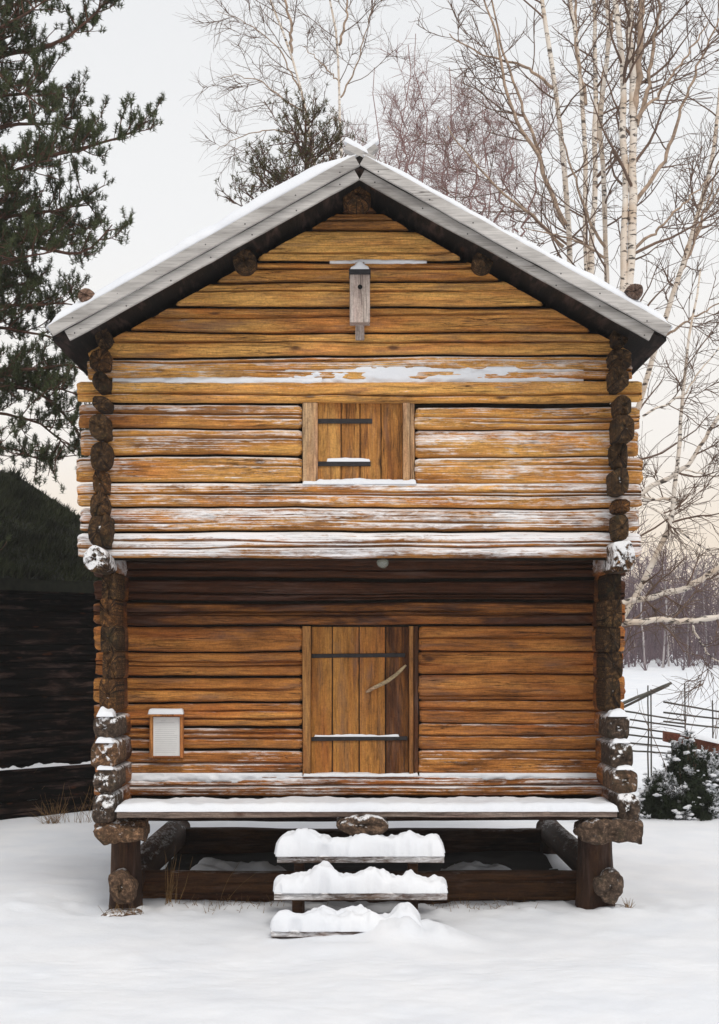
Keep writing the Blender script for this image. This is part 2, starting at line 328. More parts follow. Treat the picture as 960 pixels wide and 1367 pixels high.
# ------------------------------------------------------------------ shape helpers
def log_x(name, x0, x1, zb, zt, yf, depth, mat, parent, seed, frost=0.0, tone=0.5, crack=None, ends=(0.02, 0.02), du=0.035, nv=58, axis=0, bulge=0.010, endrag=0.012, clip=None, topf=None, botf=None):
    """a hewn log; axis 0 runs along X with its face at y=yf; axis 1 runs along Y (x0,x1 = y range, yf = x of the outer face)"""
    rs = random.Random(seed)
    L = x1 - x0; nu = max(6, int(L / du)) + 1
    u = np.linspace(0, L, nu); H = zt - zb
    v = np.linspace(-1, 1, nv)
    U, V = np.meshgrid(u, v, indexing='ij'); o = seed * 7.31
    c = 0.22
    k = np.clip((np.abs(V) - (1 - c)) / c, 0, 1)
    dep = bulge * V ** 2 + (0.24 * depth) * (1 - np.sqrt(np.maximum(0, 1 - k * k)))
    dep = dep + 0.010 * vn(U * 0.9 + o, V * 0.8, seed) + 0.007 * vn(U * 2.6 + o, V * 1.3, seed + 12) + 0.004 * vn(U * 5 + o, V * 3, seed + 1) + 0.0035 * vn(U * 1.6 + o, V * 11, seed + 2) + 0.002 * vn(U * 3 + o, V * 22, seed + 9)
    crs = crack if crack is not None else [rs.uniform(-0.35, 0.35)] + ([rs.uniform(-0.75, 0.75)] if rs.random() < 0.7 else [])
    for ci, vc in enumerate(crs):
        path = vc + 0.13 * vn(U * 0.7 + o, 3.3, seed + 31 + ci) + 0.045 * vn(U * 3.1 + o, 1.7, seed + 41 + ci)
        gate = np.clip(1.0 + 1.7 * vn(U * 0.55 + o, 9.1, seed + 51 + ci), 0, 1) * (1.0 if ci == 0 else 0.7)
        dep = dep + 0.07 * gate * np.exp(-(((V - path) * H / 2) / (0.0078 + 0.0040 * vn(U * 1.3 + o, 2.2, seed + 61 + ci))) ** 2)
    top = 0.010 * vn(u * 0.8 + o, 0.3, seed + 3) + 0.004 * vn(u * 4 + o, 0.7, seed + 4)
    bot = 0.010 * vn(u * 0.8 + o, 5.3, seed + 5) + 0.004 * vn(u * 4 + o, 5.7, seed + 6)
    if topf is not None: top = 0.25 * top + topf(x0 + u)
    if botf is not None: bot = 0.25 * bot + botf(x0 + u)
    Z = (zb + bot)[:, None] + (V + 1) / 2 * (H + top - bot)[:, None]
    Y = dep
    # soften the ends
    for s, rnd in ((0, ends[0]), (1, ends[1])):
        t = (u if s == 0 else L - u)
        kk = np.clip(1 - t / max(rnd, 1e-4), 0, 1)[:, None]
        Y = Y + 0.5 * rnd * kk ** 2; Z = Z + (zb + H / 2 - Z) * 0.10 * kk ** 2
    Uo = U + 0.0
    Uo[0] += endrag * vn(v * 3, o, seed + 7); Uo[-1] += endrag * vn(v * 3, o + 4, seed + 8)
    # back of the section: two more columns
    Zb = np.stack([Z[:, -1] - 0.15 * H, Z[:, 0] + 0.15 * H], 1); Yb = np.full((nu, 2), depth); Ub = np.stack([Uo[:, -1], Uo[:, 0]], 1)
    Uo = np.concatenate([Uo, Ub], 1); Y = np.concatenate([Y, Yb], 1); Z = np.concatenate([Z, Zb], 1)
    n = nv + 2
    if clip is not None:
        lim = (clip - Z) / SL; Uo = np.clip(x0 + Uo, -lim, lim) - x0
    if axis == 0: VV = np.stack([x0 + Uo, yf + Y, Z], -1).reshape(-1, 3)
    else: VV = np.stack([yf + Y * (1 if yf < 0 else -1), x0 + Uo, Z], -1).reshape(-1, 3)
    F = grid_faces(nu, n, True).tolist()
    for s in (0, nu - 1):                                                  # end caps
        ring = list(range(s * n, s * n + n)); cidx = len(VV)
        VV = np.vstack([VV, VV[ring].mean(0)])
        for i in range(n):
            a, b2 = ring[i], ring[(i + 1) % n]
            F.append((a, b2, cidx) if s == 0 else (b2, a, cidx))
    if (axis == 1 and yf < 0) : F = [tuple(reversed(f)) for f in F]
    ob = mesh(name, VV, F, mat, parent)
    ob['frost'] = float(frost); ob['tone'] = float(tone)
    return ob

def lump_log(name, cx, cz, rx, rz, y0, y1, mat, parent, seed, frost=0.0, sq=2.6, rough=0.10, axis=1, dome=0.03, ny=16, na=28, endmat=None, tone=0.5, lenvar=0.0):
    """a round-ish log with a ragged domed front end at y0, running to y1 (axis 1: along Y, axis 0: along X, axis 2: along Z)"""
    a = np.linspace(0, 2 * math.pi, na, endpoint=False); ca, sa = np.cos(a), np.sin(a)
    ex = np.sign(ca) * np.abs(ca) ** (2 / sq); ez = np.sign(sa) * np.abs(sa) ** (2 / sq)
    rings = []; o = seed * 3.7
    fr = [0.12, 0.4, 0.68, 0.88, 0.97]
    for q in fr:                                                           # end face rings, domed and ragged
        yy = y0 + dome * q ** 4 - 0.030 * vn(ex * q * 2.0 + o, ez * q * 2.0, seed) - 0.012 * vn(ex * q * 7 + o, ez * q * 7, seed + 1)
        rr = 1 + rough * vn(ca * 1.3 + o, sa * 1.3, seed + 2) * q
        rings.append(np.stack([cx + rx * ex * q * rr, yy, cz + rz * ez * q * rr], -1))
    for t in np.linspace(0, 1, ny):
        y = y0 + dome * 1.3 + t * (y1 - y0 - dome * 1.3)
        rr = 1 + rough * vn(ca * 1.3 + o, sa * 1.3, seed + 2) + rough * 0.5 * vn(ca * 2.5 + o + t * 3, sa * 2.5, seed + 3) + lenvar * (vn(t * 5 + o, 0.5, seed + 5) + .6 * vn(t * 13 + ca * 2 + o, sa * 2, seed + 6))
        rings.append(np.stack([cx + rx * ex * rr, np.full(na, y), cz + rz * ez * rr], -1))
    V = np.concatenate(rings); F = grid_faces(len(rings), na, True)
    F = [tuple(f) for f in F[:, ::-1].tolist()]
    c0 = len(V); V = np.vstack([V, rings[0].mean(0), rings[-1].mean(0)])
    for i in range(na):
        F.append((c0, i, (i + 1) % na))
        k = (len(rings) - 1) * na; F.append((c0 + 1, k + (i + 1) % na, k + i))
    if axis == 0: V = V[:, [1, 0, 2]]; F = [tuple(reversed(f)) for f in F]
    if axis == 2: V = V[:, [0, 2, 1]]; F = [tuple(reversed(f)) for f in F]
    ctr = np.array((cx, y0, cz))
    if axis == 0: ctr = ctr[[1, 0, 2]]
    if axis == 2: ctr = ctr[[0, 2, 1]]
    ob = mesh(name, V - ctr, F, mat, parent); ob.location += Vector(tuple(ctr))
    if endmat is not None:
        ob.data.materials.append(endmat)
        nend = na * (len(fr) + 1)
        for i, p in enumerate(ob.data.polygons):
            if i < nend: p.material_index = 1
        for i in range(len(ob.data.polygons) - 2 * na, len(ob.data.polygons)): ob.data.polygons[i].material_index = 1
    ob['frost'] = float(frost); ob['tone'] = float(tone)
    return ob

def board(name, p0, p1, up, out, hgt, thk, mat, parent, seed=0, nu=40, tone=0.5, frost=0.0, wob=0.004, tex=None):
    """a plank from p0 to p1; its face is hgt wide along 'up' and faces 'out', thk deep behind the face; rounded arrises"""
    p0, p1, up, out = [np.asarray(q, float) for q in (p0, p1, up, out)]
    bv = min(0.006, thk * 0.25, hgt * 0.2)
    sec = [(0, bv), (0, hgt * 0.33), (0, hgt * 0.66), (0, hgt - bv), (bv, hgt), (thk - bv, hgt), (thk, hgt - bv), (thk, bv), (thk - bv, 0), (bv, 0)]
    t = np.linspace(0, 1, nu); L = np.linalg.norm(p1 - p0); V = []
    for i, tt in enumerate(t):
        w1 = wob * vn(tt * L * 1.5 + seed * 5.3, 0.5, seed); w2 = wob * vn(tt * L * 1.5 + seed * 5.3, 7.5, seed)
        w3 = 0.5 * wob * vn(tt * L * 6 + seed, 3.5, seed)
        for (dp, hh) in sec:
            q = p0 + (p1 - p0) * tt + up * (hh + (w1 if hh > hgt / 2 else w2) + w3) - out * (dp + 0.4 * w1)
            V.append(q)
    n = len(sec); F = [tuple(f) for f in grid_faces(nu, n, True).tolist()]
    F.append(tuple(range(n))); F.append(tuple((nu - 1) * n + i for i in reversed(range(n))))
    ob = mesh(name, V, F, mat, parent, smooth=False)
    ob['tone'] = float(tone); ob['frost'] = float(frost)
    fix_normals(ob)
    return ob
import bmesh
def fix_normals(ob):
    bm = bmesh.new(); bm.from_mesh(ob.data); bmesh.ops.recalc_face_normals(bm, faces=bm.faces[:]); bm.to_mesh(ob.data); bm.free()

def snow_pad(name, x0, x1, y0, y1, zf, h, parent, seed, step=0.02, edge=0.05, lump=0.5, over=0.012, zfun=None, mat=None, hfun=None):
    """a pillow of snow on a rectangle: lumpy top, ragged rim, flat underside"""
    nx = max(6, int((x1 - x0) / step)); ny = max(5, int((y1 - y0) / step))
    a = np.linspace(-1, 1, nx); b = np.linspace(-1, 1, ny); A, B = np.meshgrid(a, b, indexing='ij')
    hx, hy = (x1 - x0) / 2, (y1 - y0) / 2
    X = (x0 + x1) / 2 + A * hx; Y = (y0 + y1) / 2 + B * hy; o = seed * 2.9
    rim = np.minimum((1 - np.abs(A)) * hx, (1 - np.abs(B)) * hy)
    k = np.clip(rim / edge, 0, 1); prof = np.sqrt(np.maximum(0, 1 - (1 - k) ** 2))
    nz = 1 + lump * (0.6 * vn(X * 3 + o, Y * 3, seed) + 0.45 * vn(X * 9 + o, Y * 9, seed + 1) + 0.25 * vn(X * 24 + o, Y * 24, seed + 2))
    H = h * prof * np.maximum(0.15, nz)
    if hfun is not None: H = H * hfun(X, Y)
    er = over * (vn(X * 12 + o, Y * 12, seed + 3) + 0.6 * vn(X * 30 + o, Y * 30, seed + 4)) * (1 - k)
    X = X + np.sign(A) * (np.abs(A) > 0.9) * er; Y = Y + np.sign(B) * (np.abs(B) > 0.9) * er
    zb = zf + np.zeros_like(X) if zfun is None else zfun(X, Y)
    T = np.stack([X, Y, zb + H + 0.001], -1).reshape(-1, 3); Bt = np.stack([X, Y, zb - 0.002], -1).reshape(-1, 3)
    f = grid_faces(nx, ny); n = nx * ny
    F = [f[:, ::-1] * 0 + f, (f[:, ::-1] + n)]
    idx = np.arange(n).reshape(nx, ny)
    loop = np.concatenate([idx[:, 0], idx[-1, 1:], idx[-2::-1, -1], idx[0, -2:0:-1]])
    l2 = np.roll(loop, -1); F.append(np.stack([loop, l2, l2 + n, loop + n], 1))
    ob = mesh(name, np.concatenate([T, Bt]), np.concatenate(F), mat or M['snow'], parent)
    fix_normals(ob)
    return ob

def snow_plaster(name, x0, x1, z0, z1, yf, parent, seed, thick=0.02, thr=0.0, step=0.012, slope=0.0):
    """snow blown onto a wall face: a thin ragged crust between z0 and z1"""
    nx = int((x1 - x0) / step); nz = max(5, int((z1 - z0) / step))
    x = np.linspace(x0, x1, nx); z = np.linspace(0, 1, nz); X, T = np.meshgrid(x, z, indexing='ij'); o = seed * 1.7
    Z = z0 + T * (z1 - z0)
    endf = np.clip(np.minimum(X - x0, x1 - X) / (0.45 * (x1 - x0)), 0, 1) ** .7
    m = 0.8 * endf + 0.45 * fbm(X * 1.6 + o, Z * 10, seed, 2) + 0.5 * fbm(X * 9 + o, Z * 22, seed + 5, 3) + 0.5 * (1 - np.abs(2 * T - 1) ** 2) - 0.62 - thr
    D = np.clip(m, -1.2, 0.8) * thick
    V = np.stack([X, yf - D, Z], -1).reshape(-1, 3)
    Vb = np.stack([X, np.full_like(X, yf + 0.05), Z], -1).reshape(-1, 3); n = nx * nz
    f = grid_faces(nx, nz); idx = np.arange(n).reshape(nx, nz)
    loop = np.concatenate([idx[:, 0], idx[-1, 1:], idx[-2::-1, -1], idx[0, -2:0:-1]]); l2 = np.roll(loop, -1)
    ob = mesh(name, np.concatenate([V, Vb]), np.concatenate([f, f[:, ::-1] + n, np.stack([loop, l2, l2 + n, loop + n], 1)]), M['snow'], parent); fix_normals(ob)
    return ob

# ------------------------------------------------------------------ ground
def gz(x, y):
    x = np.asarray(x, float); y = np.asarray(y, float)
    z = -0.085 + 0.045 * vn(x * 0.35 + 3, y * 0.35, 5) + 0.022 * vn(x * 1.1, y * 1.1, 6) + 0.014 * vn(x * 3.1, y * 3.1, 7) + 0.006 * vn(x * 8, y * 8, 8) + 0.004 * vn(x * 19, y * 19, 11)
    t = np.clip((y - 16) / 62, 0, 1); z = z + 2.0 * t * t * (3 - 2 * t)
    z = z + 0.16 * np.exp(-(((x + 0.35 * 0) / 0.9) ** 2 + ((y + 1.55) / 0.45) ** 2)) * (1 + 0.5 * vn(x * 4, y * 4, 9)) * 0.45 + 0.13 * np.exp(-np.abs((x - 0.48) / 0.42) ** 3 - np.abs((y + 1.28) / 0.24) ** 3) * (1 + .35 * vn(x * 7, y * 7, 10) + .25 * vn(x * 17, y * 17, 14))   # heap at the foot of the steps
    z = z + 0.10 * np.exp(-(((x + 3.3) / 0.9) ** 2 + ((y - 0.6) / 1.2) ** 2))                       # low drift beside the left post
    z = z - 0.07 * np.exp(-(((x + 2.75) / 0.35) ** 2 + ((y - 0.3) / 0.8) ** 2))
    nr = np.exp(-((y - .15) / .45) ** 2) * (np.abs(x) < 3.4); z = z + nr * (.035 * vn(x * 5, y * 5, 21) + .022 * vn(x * 13, y * 13, 22) + .03 * vn(x * 1.6, y * 2, 23))
    far = np.clip((np.hypot(x, y) - 110) / 250, 0, 1); z = z + 5 * far * vn(x * 0.008, y * 0.008, 12)
    return z
def spaced(lo, hi, c, fine, n):
    t = np.linspace(-1, 1, n); s = np.sinh(t * 6.2) / np.sinh(6.2)
    return np.where(s < 0, c + s * (c - lo), c + s * (hi - c)) + 0 * fine
gx = spaced(-450, 450, 0.0, 0, 560); gy = spaced(-120, 800, -2.0, 0, 560)
GX, GY = np.meshgrid(gx, gy, indexing='ij')
g = mesh('snow_ground', np.stack([GX, GY, gz(GX, GY)], -1), grid_faces(len(gx), len(gy))[:, ::-1].copy(), M['ground'])
fix_normals(g)
if g.data.polygons[1000].normal.z < 0: g.data.flip_normals()
tag(g, 'snow covered ground', None, None, 'structure')

# ------------------------------------------------------------------ the storehouse
YL = 0.80                                   # lower wall face stands this far behind the jettied upper wall
DEPTH = 4.3
house = thing('log_storehouse', 'two storey timber storehouse of weathered brown logs with jettied upper floor', 'storehouse', (0, 2, -0.08))
XE, XS = 2.69, 2.45
APZ, SL = 2.43 + 667 * 13.27 / 1960, 232 / 417               # bargeboard apex and roof slope
ROOFU = APZ - 0.27
# upper wall logs: y top, y bottom, frost, tone
UP = [(255, 283, 0, .25), (283, 308, 0, .35), (308, 347, 0, .74), (347, 376, .03, .55), (376, 408, 0, .64), (408, 443, .10, .52), (443, 476, .05, .66), (476, 508, .55, .52), (508, 538, .25, .62),
      (538, 573, .46, .5), (573, 608, .56, .5), (608, 643, .52, .52), (643, 677, .66, .45), (677, 710, .74, .42), (710, 746, .98, .42)]
rs_log = random.Random(77)
def seam(k_): return lambda x: .013 * vn(x * .5 + k_ * 3.7, k_ * 1.3, 900) + .008 * vn(x * 1.5 + k_ * 2.7, k_ * 1.3, 901) + .003 * vn(x * 5 + k_ * 2.7, k_ * 1.3, 902)
for i, (a, b, fr, tn) in enumerate(UP):
    zt, zb = ZZ(a, 0) - 0.004 - .014 * rs_log.random(), ZZ(b, 0) + 0.004 + .009 * rs_log.random()
    pr = [0, 0, -.012, .006, -.01, .008, -.008, 0.012, -.03, 0, .010, -.004, -.014, .004, -.034][i]
    half = min(XE + 0.04 * float(vn(i * 1.7, 0.5, 3)), (ROOFU + .05 - zb) / SL)
    xl = -half; xr = half
    if i in (5, 6, 7): xl, xr = -min(half, 2.60), min(half, 2.60)
    if 9 <= i <= 11:
        dl = [0, 0.008, -0.004][i - 9]
        rt, rb = [(541, 574), (574, 610), (610, 645)][i - 9]
        log_x('log', xl, XX(403, 0) - 0.004, zb, zt, pr, 0.19, M['log'], house, 100 + i, fr, tn, topf=seam(i), botf=seam(i + 1), ends=(.03, .025))
        log_x('log', XX(554, 0) + 0.004, xr, ZZ(rb, 0) + .003, ZZ(rt, 0) - .003, pr + .004, 0.19, M['log'], house, 130 + i, fr * 1.05, tn, topf=seam(i), botf=seam(i + 1), ends=(.025, .03))
    else:
        log_x('log', xl, xr, zb, zt, pr, 0.20, M['log'], house, 100 + i, fr, tn, topf=seam(i), botf=seam(i + 1), ends=(.03, .03), bulge=0.022 if i == 14 else 0.010, clip=ROOFU + .05 if i < 9 else None)
# lower wall logs
LO = [(738, 772, 0, .02), (772, 803, 0, .06), (803, 836, 0, .26), (836, 870, 0, .5), (870, 904, 0, .52), (904, 937, .04, .5), (937, 971, .10, .5), (971, 1000, .24, .48), (1000, 1034, .40, .45), (1034, 1066, .58, .45)]  # top three logs toned darker to paint in the jetty's shade
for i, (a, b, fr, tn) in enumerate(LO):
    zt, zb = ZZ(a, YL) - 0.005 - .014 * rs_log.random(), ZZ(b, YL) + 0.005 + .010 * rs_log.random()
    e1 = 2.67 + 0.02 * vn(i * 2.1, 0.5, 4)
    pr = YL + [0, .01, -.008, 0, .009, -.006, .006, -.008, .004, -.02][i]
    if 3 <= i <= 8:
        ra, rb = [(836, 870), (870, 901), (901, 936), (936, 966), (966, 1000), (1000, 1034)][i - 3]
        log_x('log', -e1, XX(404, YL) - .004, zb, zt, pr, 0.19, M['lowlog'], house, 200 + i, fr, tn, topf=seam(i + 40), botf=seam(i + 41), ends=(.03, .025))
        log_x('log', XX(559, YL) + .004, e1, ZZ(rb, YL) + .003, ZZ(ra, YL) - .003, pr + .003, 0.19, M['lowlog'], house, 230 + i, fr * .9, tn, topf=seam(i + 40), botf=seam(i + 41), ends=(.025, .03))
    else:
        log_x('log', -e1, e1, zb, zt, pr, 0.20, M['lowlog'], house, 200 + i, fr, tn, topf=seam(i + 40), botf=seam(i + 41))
# dark chinking sheets behind the logs, added to deepen the shade in the seams
for (ya, yb_, yy, xa, xb) in ((537, 748, .085, -2.4, XX(404, 0)), (537, 748, .085, XX(553, 0), 2.4), (643, 748, .087, XX(400, 0), XX(556, 0)), (470, 541, .083, -2.4, 2.4),
                              (738, 1066, YL + .085, -2.4, XX(405, YL)), (738, 1066, YL + .085, XX(558, YL), 2.4), (738, 838, YL + .087, XX(402, YL), XX(560, YL)), (1033, 1066, YL + .087, XX(402, YL), XX(560, YL))):
    board('shade_dark_chinking', (xa, yy, ZZ(yb_, yy)), (xb, yy, ZZ(yb_, yy)), (0, 0, 1), (0, -1, 0), ZZ(ya, yy) - ZZ(yb_, yy), .03, M['seam_dark'], house, 6, 4, wob=0)
gv = [(-2.3, .083, ZZ(471, 0)), (2.3, .083, ZZ(471, 0)), (.0, .083, ROOFU - .05)]
mc = mesh('shade_dark_chinking', gv + [(a_, .11, c_) for a_, _, c_ in gv], [(0, 1, 2), (5, 4, 3), (0, 3, 4, 1), (1, 4, 5, 2), (2, 5, 3, 0)], M['seam_dark'], house, False); fix_normals(mc)
# jetty floor joist course that closes the overhang
zj = ZZ(746, 0)
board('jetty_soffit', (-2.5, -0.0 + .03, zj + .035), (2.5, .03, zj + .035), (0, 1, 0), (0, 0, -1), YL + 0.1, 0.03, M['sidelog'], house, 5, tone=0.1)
# side wall logs, whose ends stack up in front of the corners
rs = random.Random(8)
LEFT = [(434, 461), (463, 493), (495, 524), (526, 550), (552, 585), (588, 626), (627, 656), (656, 690), (690, 728), (729, 765)]
RIGHT = [(434, 462), (463, 490), (491, 522), (526, 556), (556, 588), (588, 625), (625, 661), (665, 686), (688, 721), (724, 766)]
LOWER = [(765, 800), (800, 836), (836, 870), (870, 906), (906, 950), (955, 988), (990, 1026), (1026, 1060), (1060, 1099)]
k = 0
for sgn, stack in ((-1, LEFT), (1, RIGHT)):
    for i, (a, b) in enumerate(stack):
        y0 = -0.25 + rs.uniform(-0.08, 0.08) + (0.10 if i == 0 else 0) - (0.06 if i == 9 else 0)
        zt, zb = ZZ(a, -.25), ZZ(b, -.25)
        cx = XX(132, -.25) if sgn < 0 else XX(829.5, -.25)
        cx += rs.uniform(-.024, .024); w_ = rs.uniform(0.072, 0.102) + (0.015 if i == 9 else 0)
        lump_log('side_log', cx, (zt + zb) / 2, w_, (zt - zb) / 2 + rs.uniform(-.012, .006), y0, DEPTH + .2, M['sidelog'], house, 300 + k, [0, 0, 0, .05, .1, .1, .15, .12, .15, .75][i], sq=rs.uniform(2.2, 4.8), rough=rs.uniform(.08, .2), ny=10, endmat=M['end'], tone=0.35); k += 1
    for i, (a, b) in enumerate(LOWER):
        hewn = i < 5
        y0 = (0.10 if hewn else (-0.02 - 0.05 * (i - 5))) + rs.uniform(-.015, .015)
        zt, zb = ZZ(a, y0), ZZ(b, y0)
        pxc = (145 if hewn else 141) if sgn < 0 else (819 if hewn else 824 + (i - 5) * 5)
        if i == 8: pxc = 138 if sgn < 0 else 838
        cx = XX(pxc, y0) + rs.uniform(-.012, .012); w_ = rs.uniform(.07, .09) if hewn else rs.uniform(.10, .13)
        lump_log('side_log', cx, (zt + zb) / 2, w_, (zt - zb) / 2 + (.006 if hewn else 0), y0, DEPTH + .2, M['sidelog'], house, 400 + k, [0, 0, 0, .05, .12, .4, .45, .42, .5][i], sq=5 if hewn else 3.6, rough=0.05 if hewn else .14, ny=10, endmat=M['end'] if hewn or i < 5 else M['oldend'], tone=0.3, dome=.015 if hewn else .03); k += 1
        if i in (5, 6, 7):
            snow_pad('snow_cap', cx - .085, cx + .085, y0 + .0, y0 + .2, zt - .012, [.09, .05, .045][i - 5] if sgn < 0 else [.05, .035, .03][i - 5], house, 60 + k, step=.012, edge=.06)
# back wall logs
for i in range(17):
    zb = 1.0 + i * 0.252
    log_x('back_log', -2.65, 2.65, zb, zb + .256, DEPTH - .2, 0.19, M['lowlog'], house, 500 + i, 0, .4, crack=[], du=0.3, nv=10)
for i in range(5):
    zb = 5.28 + i * 0.252; hf = max(0.2, (ROOFU - zb - .13) / SL)
    log_x('back_log', -hf, hf, zb, zb + .256, DEPTH - .2, 0.19, M['lowlog'], house, 520 + i, 0, .4, crack=[], du=0.3, nv=10)
# floor
board('floor', (-2.4, 0.5, .86), (2.4, .5, .86), (0, 1, 0), (0, 0, -1), DEPTH - .5, .05, M['under'], house, 9, tone=0.2)
board('upper_floor', (-2.4, YL + .2, 3.34), (2.4, YL + .2, 3.34), (0, 1, 0), (0, 0, -1), DEPTH - .6, .05, M['under'], house, 10, tone=0.2)
# purlin ends under the gable
for (px, py, rr, yy, q) in ((325, 345, .108, -.24, 1), (645, 347, .092, -.22, 2), (477, 259, .13, -.20, 3)):
    lump_log('purlin', XX(px, yy), ZZ(py, yy), rr, rr * .95, yy, DEPTH + .3, M['sidelog'], house, 600 + q, 0, sq=2.2, rough=.08, ny=8, endmat=M['end'], tone=.3)

# roof
YF, YB = -0.73, DEPTH + 0.6
EX = 2.815
roofpts = []
def roofz(x): return APZ - np.abs(x) * SL
dk = 0.13
V = []
for y in (YF + .05, YB - .05):
    for (x, off) in ((-EX + .03, 0), (0, 0), (EX - .03, 0), (EX - .03, dk), (0, dk), (-EX + .03, dk)):
        V.append((x, y, roofz(x) - .015 - off))
F = [(0, 1, 7, 6), (1, 2, 8, 7), (2, 3, 9, 8), (3, 4, 10, 9), (4, 5, 11, 10), (5, 0, 6, 11), (5, 4, 1, 0), (4, 3, 2, 1), (6, 7, 10, 11), (7, 8, 9, 10)]
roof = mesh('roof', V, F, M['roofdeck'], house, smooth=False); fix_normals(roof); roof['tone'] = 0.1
cs, sn = math.cos(math.atan(SL)), math.sin(math.atan(SL))
q = 0
for s in (-1, 1):
    up = np.array((s * sn, 0, cs)); al = np.array((s * cs, 0, -sn))
    for yy, o_, sg in ((YF, -1, 0), (YB, 1, 1)):
        ap = np.array((0.007 * s + (0.001 * s), yy, APZ))
        ext = EX / cs
        q += 1
        a0 = ap - up * .106
        a0 = a0 + al * (a0[0] * -s / cs)                                  # start on the centre line
        board('bargeboard', a0, ap + al * ext - up * .106, up, (0, o_, 0), .106, .035, M['grey'], roof, 20 + q, 60, tone=.5 + .08 * s, wob=.009)
        b0 = ap - up * .206; b0 = b0 + al * (b0[0] * -s / cs)
        b0[1] = yy - o_ * .04
        e0 = ap + al * (ext - .11) - up * .206; e0[1] = b0[1]
        board('lower_bargeboard', b0, e0, up, (0, o_, 0), .098, .035, M['grey'], roof, 40 + q, 60, tone=.42 - .1 * s, wob=.008)
        if sg == 0:
            for j in range(7):                                             # nail heads
                for (dd, yo, ht) in ((.06, yy, .035), (.17, b0[1], .03)):
                    t = .25 + j * .46 + rs.uniform(-.05, .05)
                    c = ap + al * t - up * (dd + rs.uniform(-.02, .02)); c[1] = yo - .0015
                    an = np.arange(8) * math.pi / 4
                    ring = [(c[0] + .007 * math.cos(x_), c[1], c[2] + .007 * math.sin(x_)) for x_ in an]
                    mesh('nail', ring + [(c[0], c[1] - .002, c[2])], [(i_, (i_ + 1) % 8, 8) for i_ in range(8)], M['iron'], roof)
    # snow lying on this slope
    nx_, ny_ = 110, 60
    tt = np.linspace(0, 1, nx_); yy = np.linspace(YF + .015, YB - .02, ny_); T, Yg = np.meshgrid(tt, yy, indexing='ij')
    Xr = s * (0.03 + T * (EX - .01)); base = roofz(Xr)
    prof = np.minimum(1, np.minimum(T / .12, (1 - T) / .03)); prof = np.sqrt(np.clip(prof, 0, 1))
    edge = np.clip(np.minimum(Yg - yy[0], yy[-1] - Yg) / .10, 0, 1); edge = np.sqrt(np.clip(1 - (1 - edge) ** 2, 0, 1))
    hh = (0.12 if s < 0 else 0.085) * prof * (0.25 + .75 * edge) * (1 + .28 * vn(T * 4 + s, Yg * 1.2, 71) + .12 * vn(T * 20, Yg * 5, 72))
    top = np.stack([Xr, Yg + .008 * vn(T * 40, Yg * 0, 74), base + hh + .002], -1).reshape(-1, 3); bt = np.stack([Xr, Yg, base - .005], -1).reshape(-1, 3)
    f = grid_faces(nx_, ny_); n = nx_ * ny_; idx = np.arange(n).reshape(nx_, ny_)
    loop = np.concatenate([idx[:, 0], idx[-1, 1:], idx[-2::-1, -1], idx[0, -2:0:-1]]); l2 = np.roll(loop, -1)
    ob = mesh('roof_snow', np.concatenate([top, bt]), np.concatenate([f, f[:, ::-1] + n, np.stack([loop, l2, l2 + n, loop + n], 1)]), M['snow'], roof); fix_normals(ob)
    # the retaining pole near the eave
    px, py = (115, 394) if s < 0 else (848, 388)
    yq = YF + .03
    lump_log('eave_pole', XX(px, yq), ZZ(py, yq), .078, .07, yq, YB - .1, M['greypole'], roof, 640 + s, .0, sq=2.1, rough=.08, ny=8, endmat=M['poleend'], tone=.5)
# crossed ridge boards behind the apex
for (pa, pb, yy, hh, sd_) in (((464, 190), (489, 203), -.45, .07, 1), ((500, 191), (484, 203), .05, .06, 2)):
    a0, b0 = P(pa[0], pa[1], yy), P(pb[0], pb[1], yy); d_ = (b0 - a0) / np.linalg.norm(b0 - a0)
    up = np.array((-d_[2], 0, d_[0]));  up = up if up[2] > 0 else -up
    rb = board('ridge_board', a0 - up * hh, b0 + d_ * .1 - up * hh, up, (0, -1, 0), hh, .10, M['grey'], roof, 80 + sd_, 10, tone=.5)
    mid = (a0 + b0) / 2
    snow_pad('ridge_snow', mid[0] - .12, mid[0] + .10, yy + .0, yy + .10, 0, .05, roof, 85 + sd_, step=.012, edge=.03, zfun=lambda X, Y, a0=a0, d_=d_: a0[2] + (X - a0[0]) * d_[2] / d_[0] - .004)

# window shutter
YW = 0.07
for (pa, pb, yj, nm) in ((404, 424, -.006, 'jamb'), (538, 547.5, -.004, 'jamb'), (548, 553.5, .02, 'jamb')):
    board(nm, (XX(pa, 0), yj, ZZ(643, 0)), (XX(pa, 0), yj, ZZ(537.5, 0)), (1, 0, 0), (0, -1, 0), XX(pb, 0) - XX(pa, 0), .15, M['jamb'], house, 90 + int(pa), 24, tone=.6, wob=.003)
sh = board('shutter', (XX(422, YW), YW + .035, ZZ(645, YW)), (XX(422, YW), YW + .035, ZZ(536, YW)), (1, 0, 0), (0, -1, 0), XX(540, YW) - XX(422, YW), .03, M['iron'], house, 3, 6)
ed = [424, 455.5, 481, 509, 539]
for i in range(4):
    board('plank', (XX(ed[i], YW) + .002, YW + [0, .004, -.004, .006][i], ZZ(644, YW)), (XX(ed[i], YW) + .002, YW + [0, .004, -.004, .006][i], ZZ(538, YW)), (1, 0, 0), (0, -1, 0), XX(ed[i + 1], YW) - XX(ed[i], YW) - .007, .03, M['shutter'], sh, 93 + i, 30, tone=[.62, .5, .55, .4][i], wob=.003)
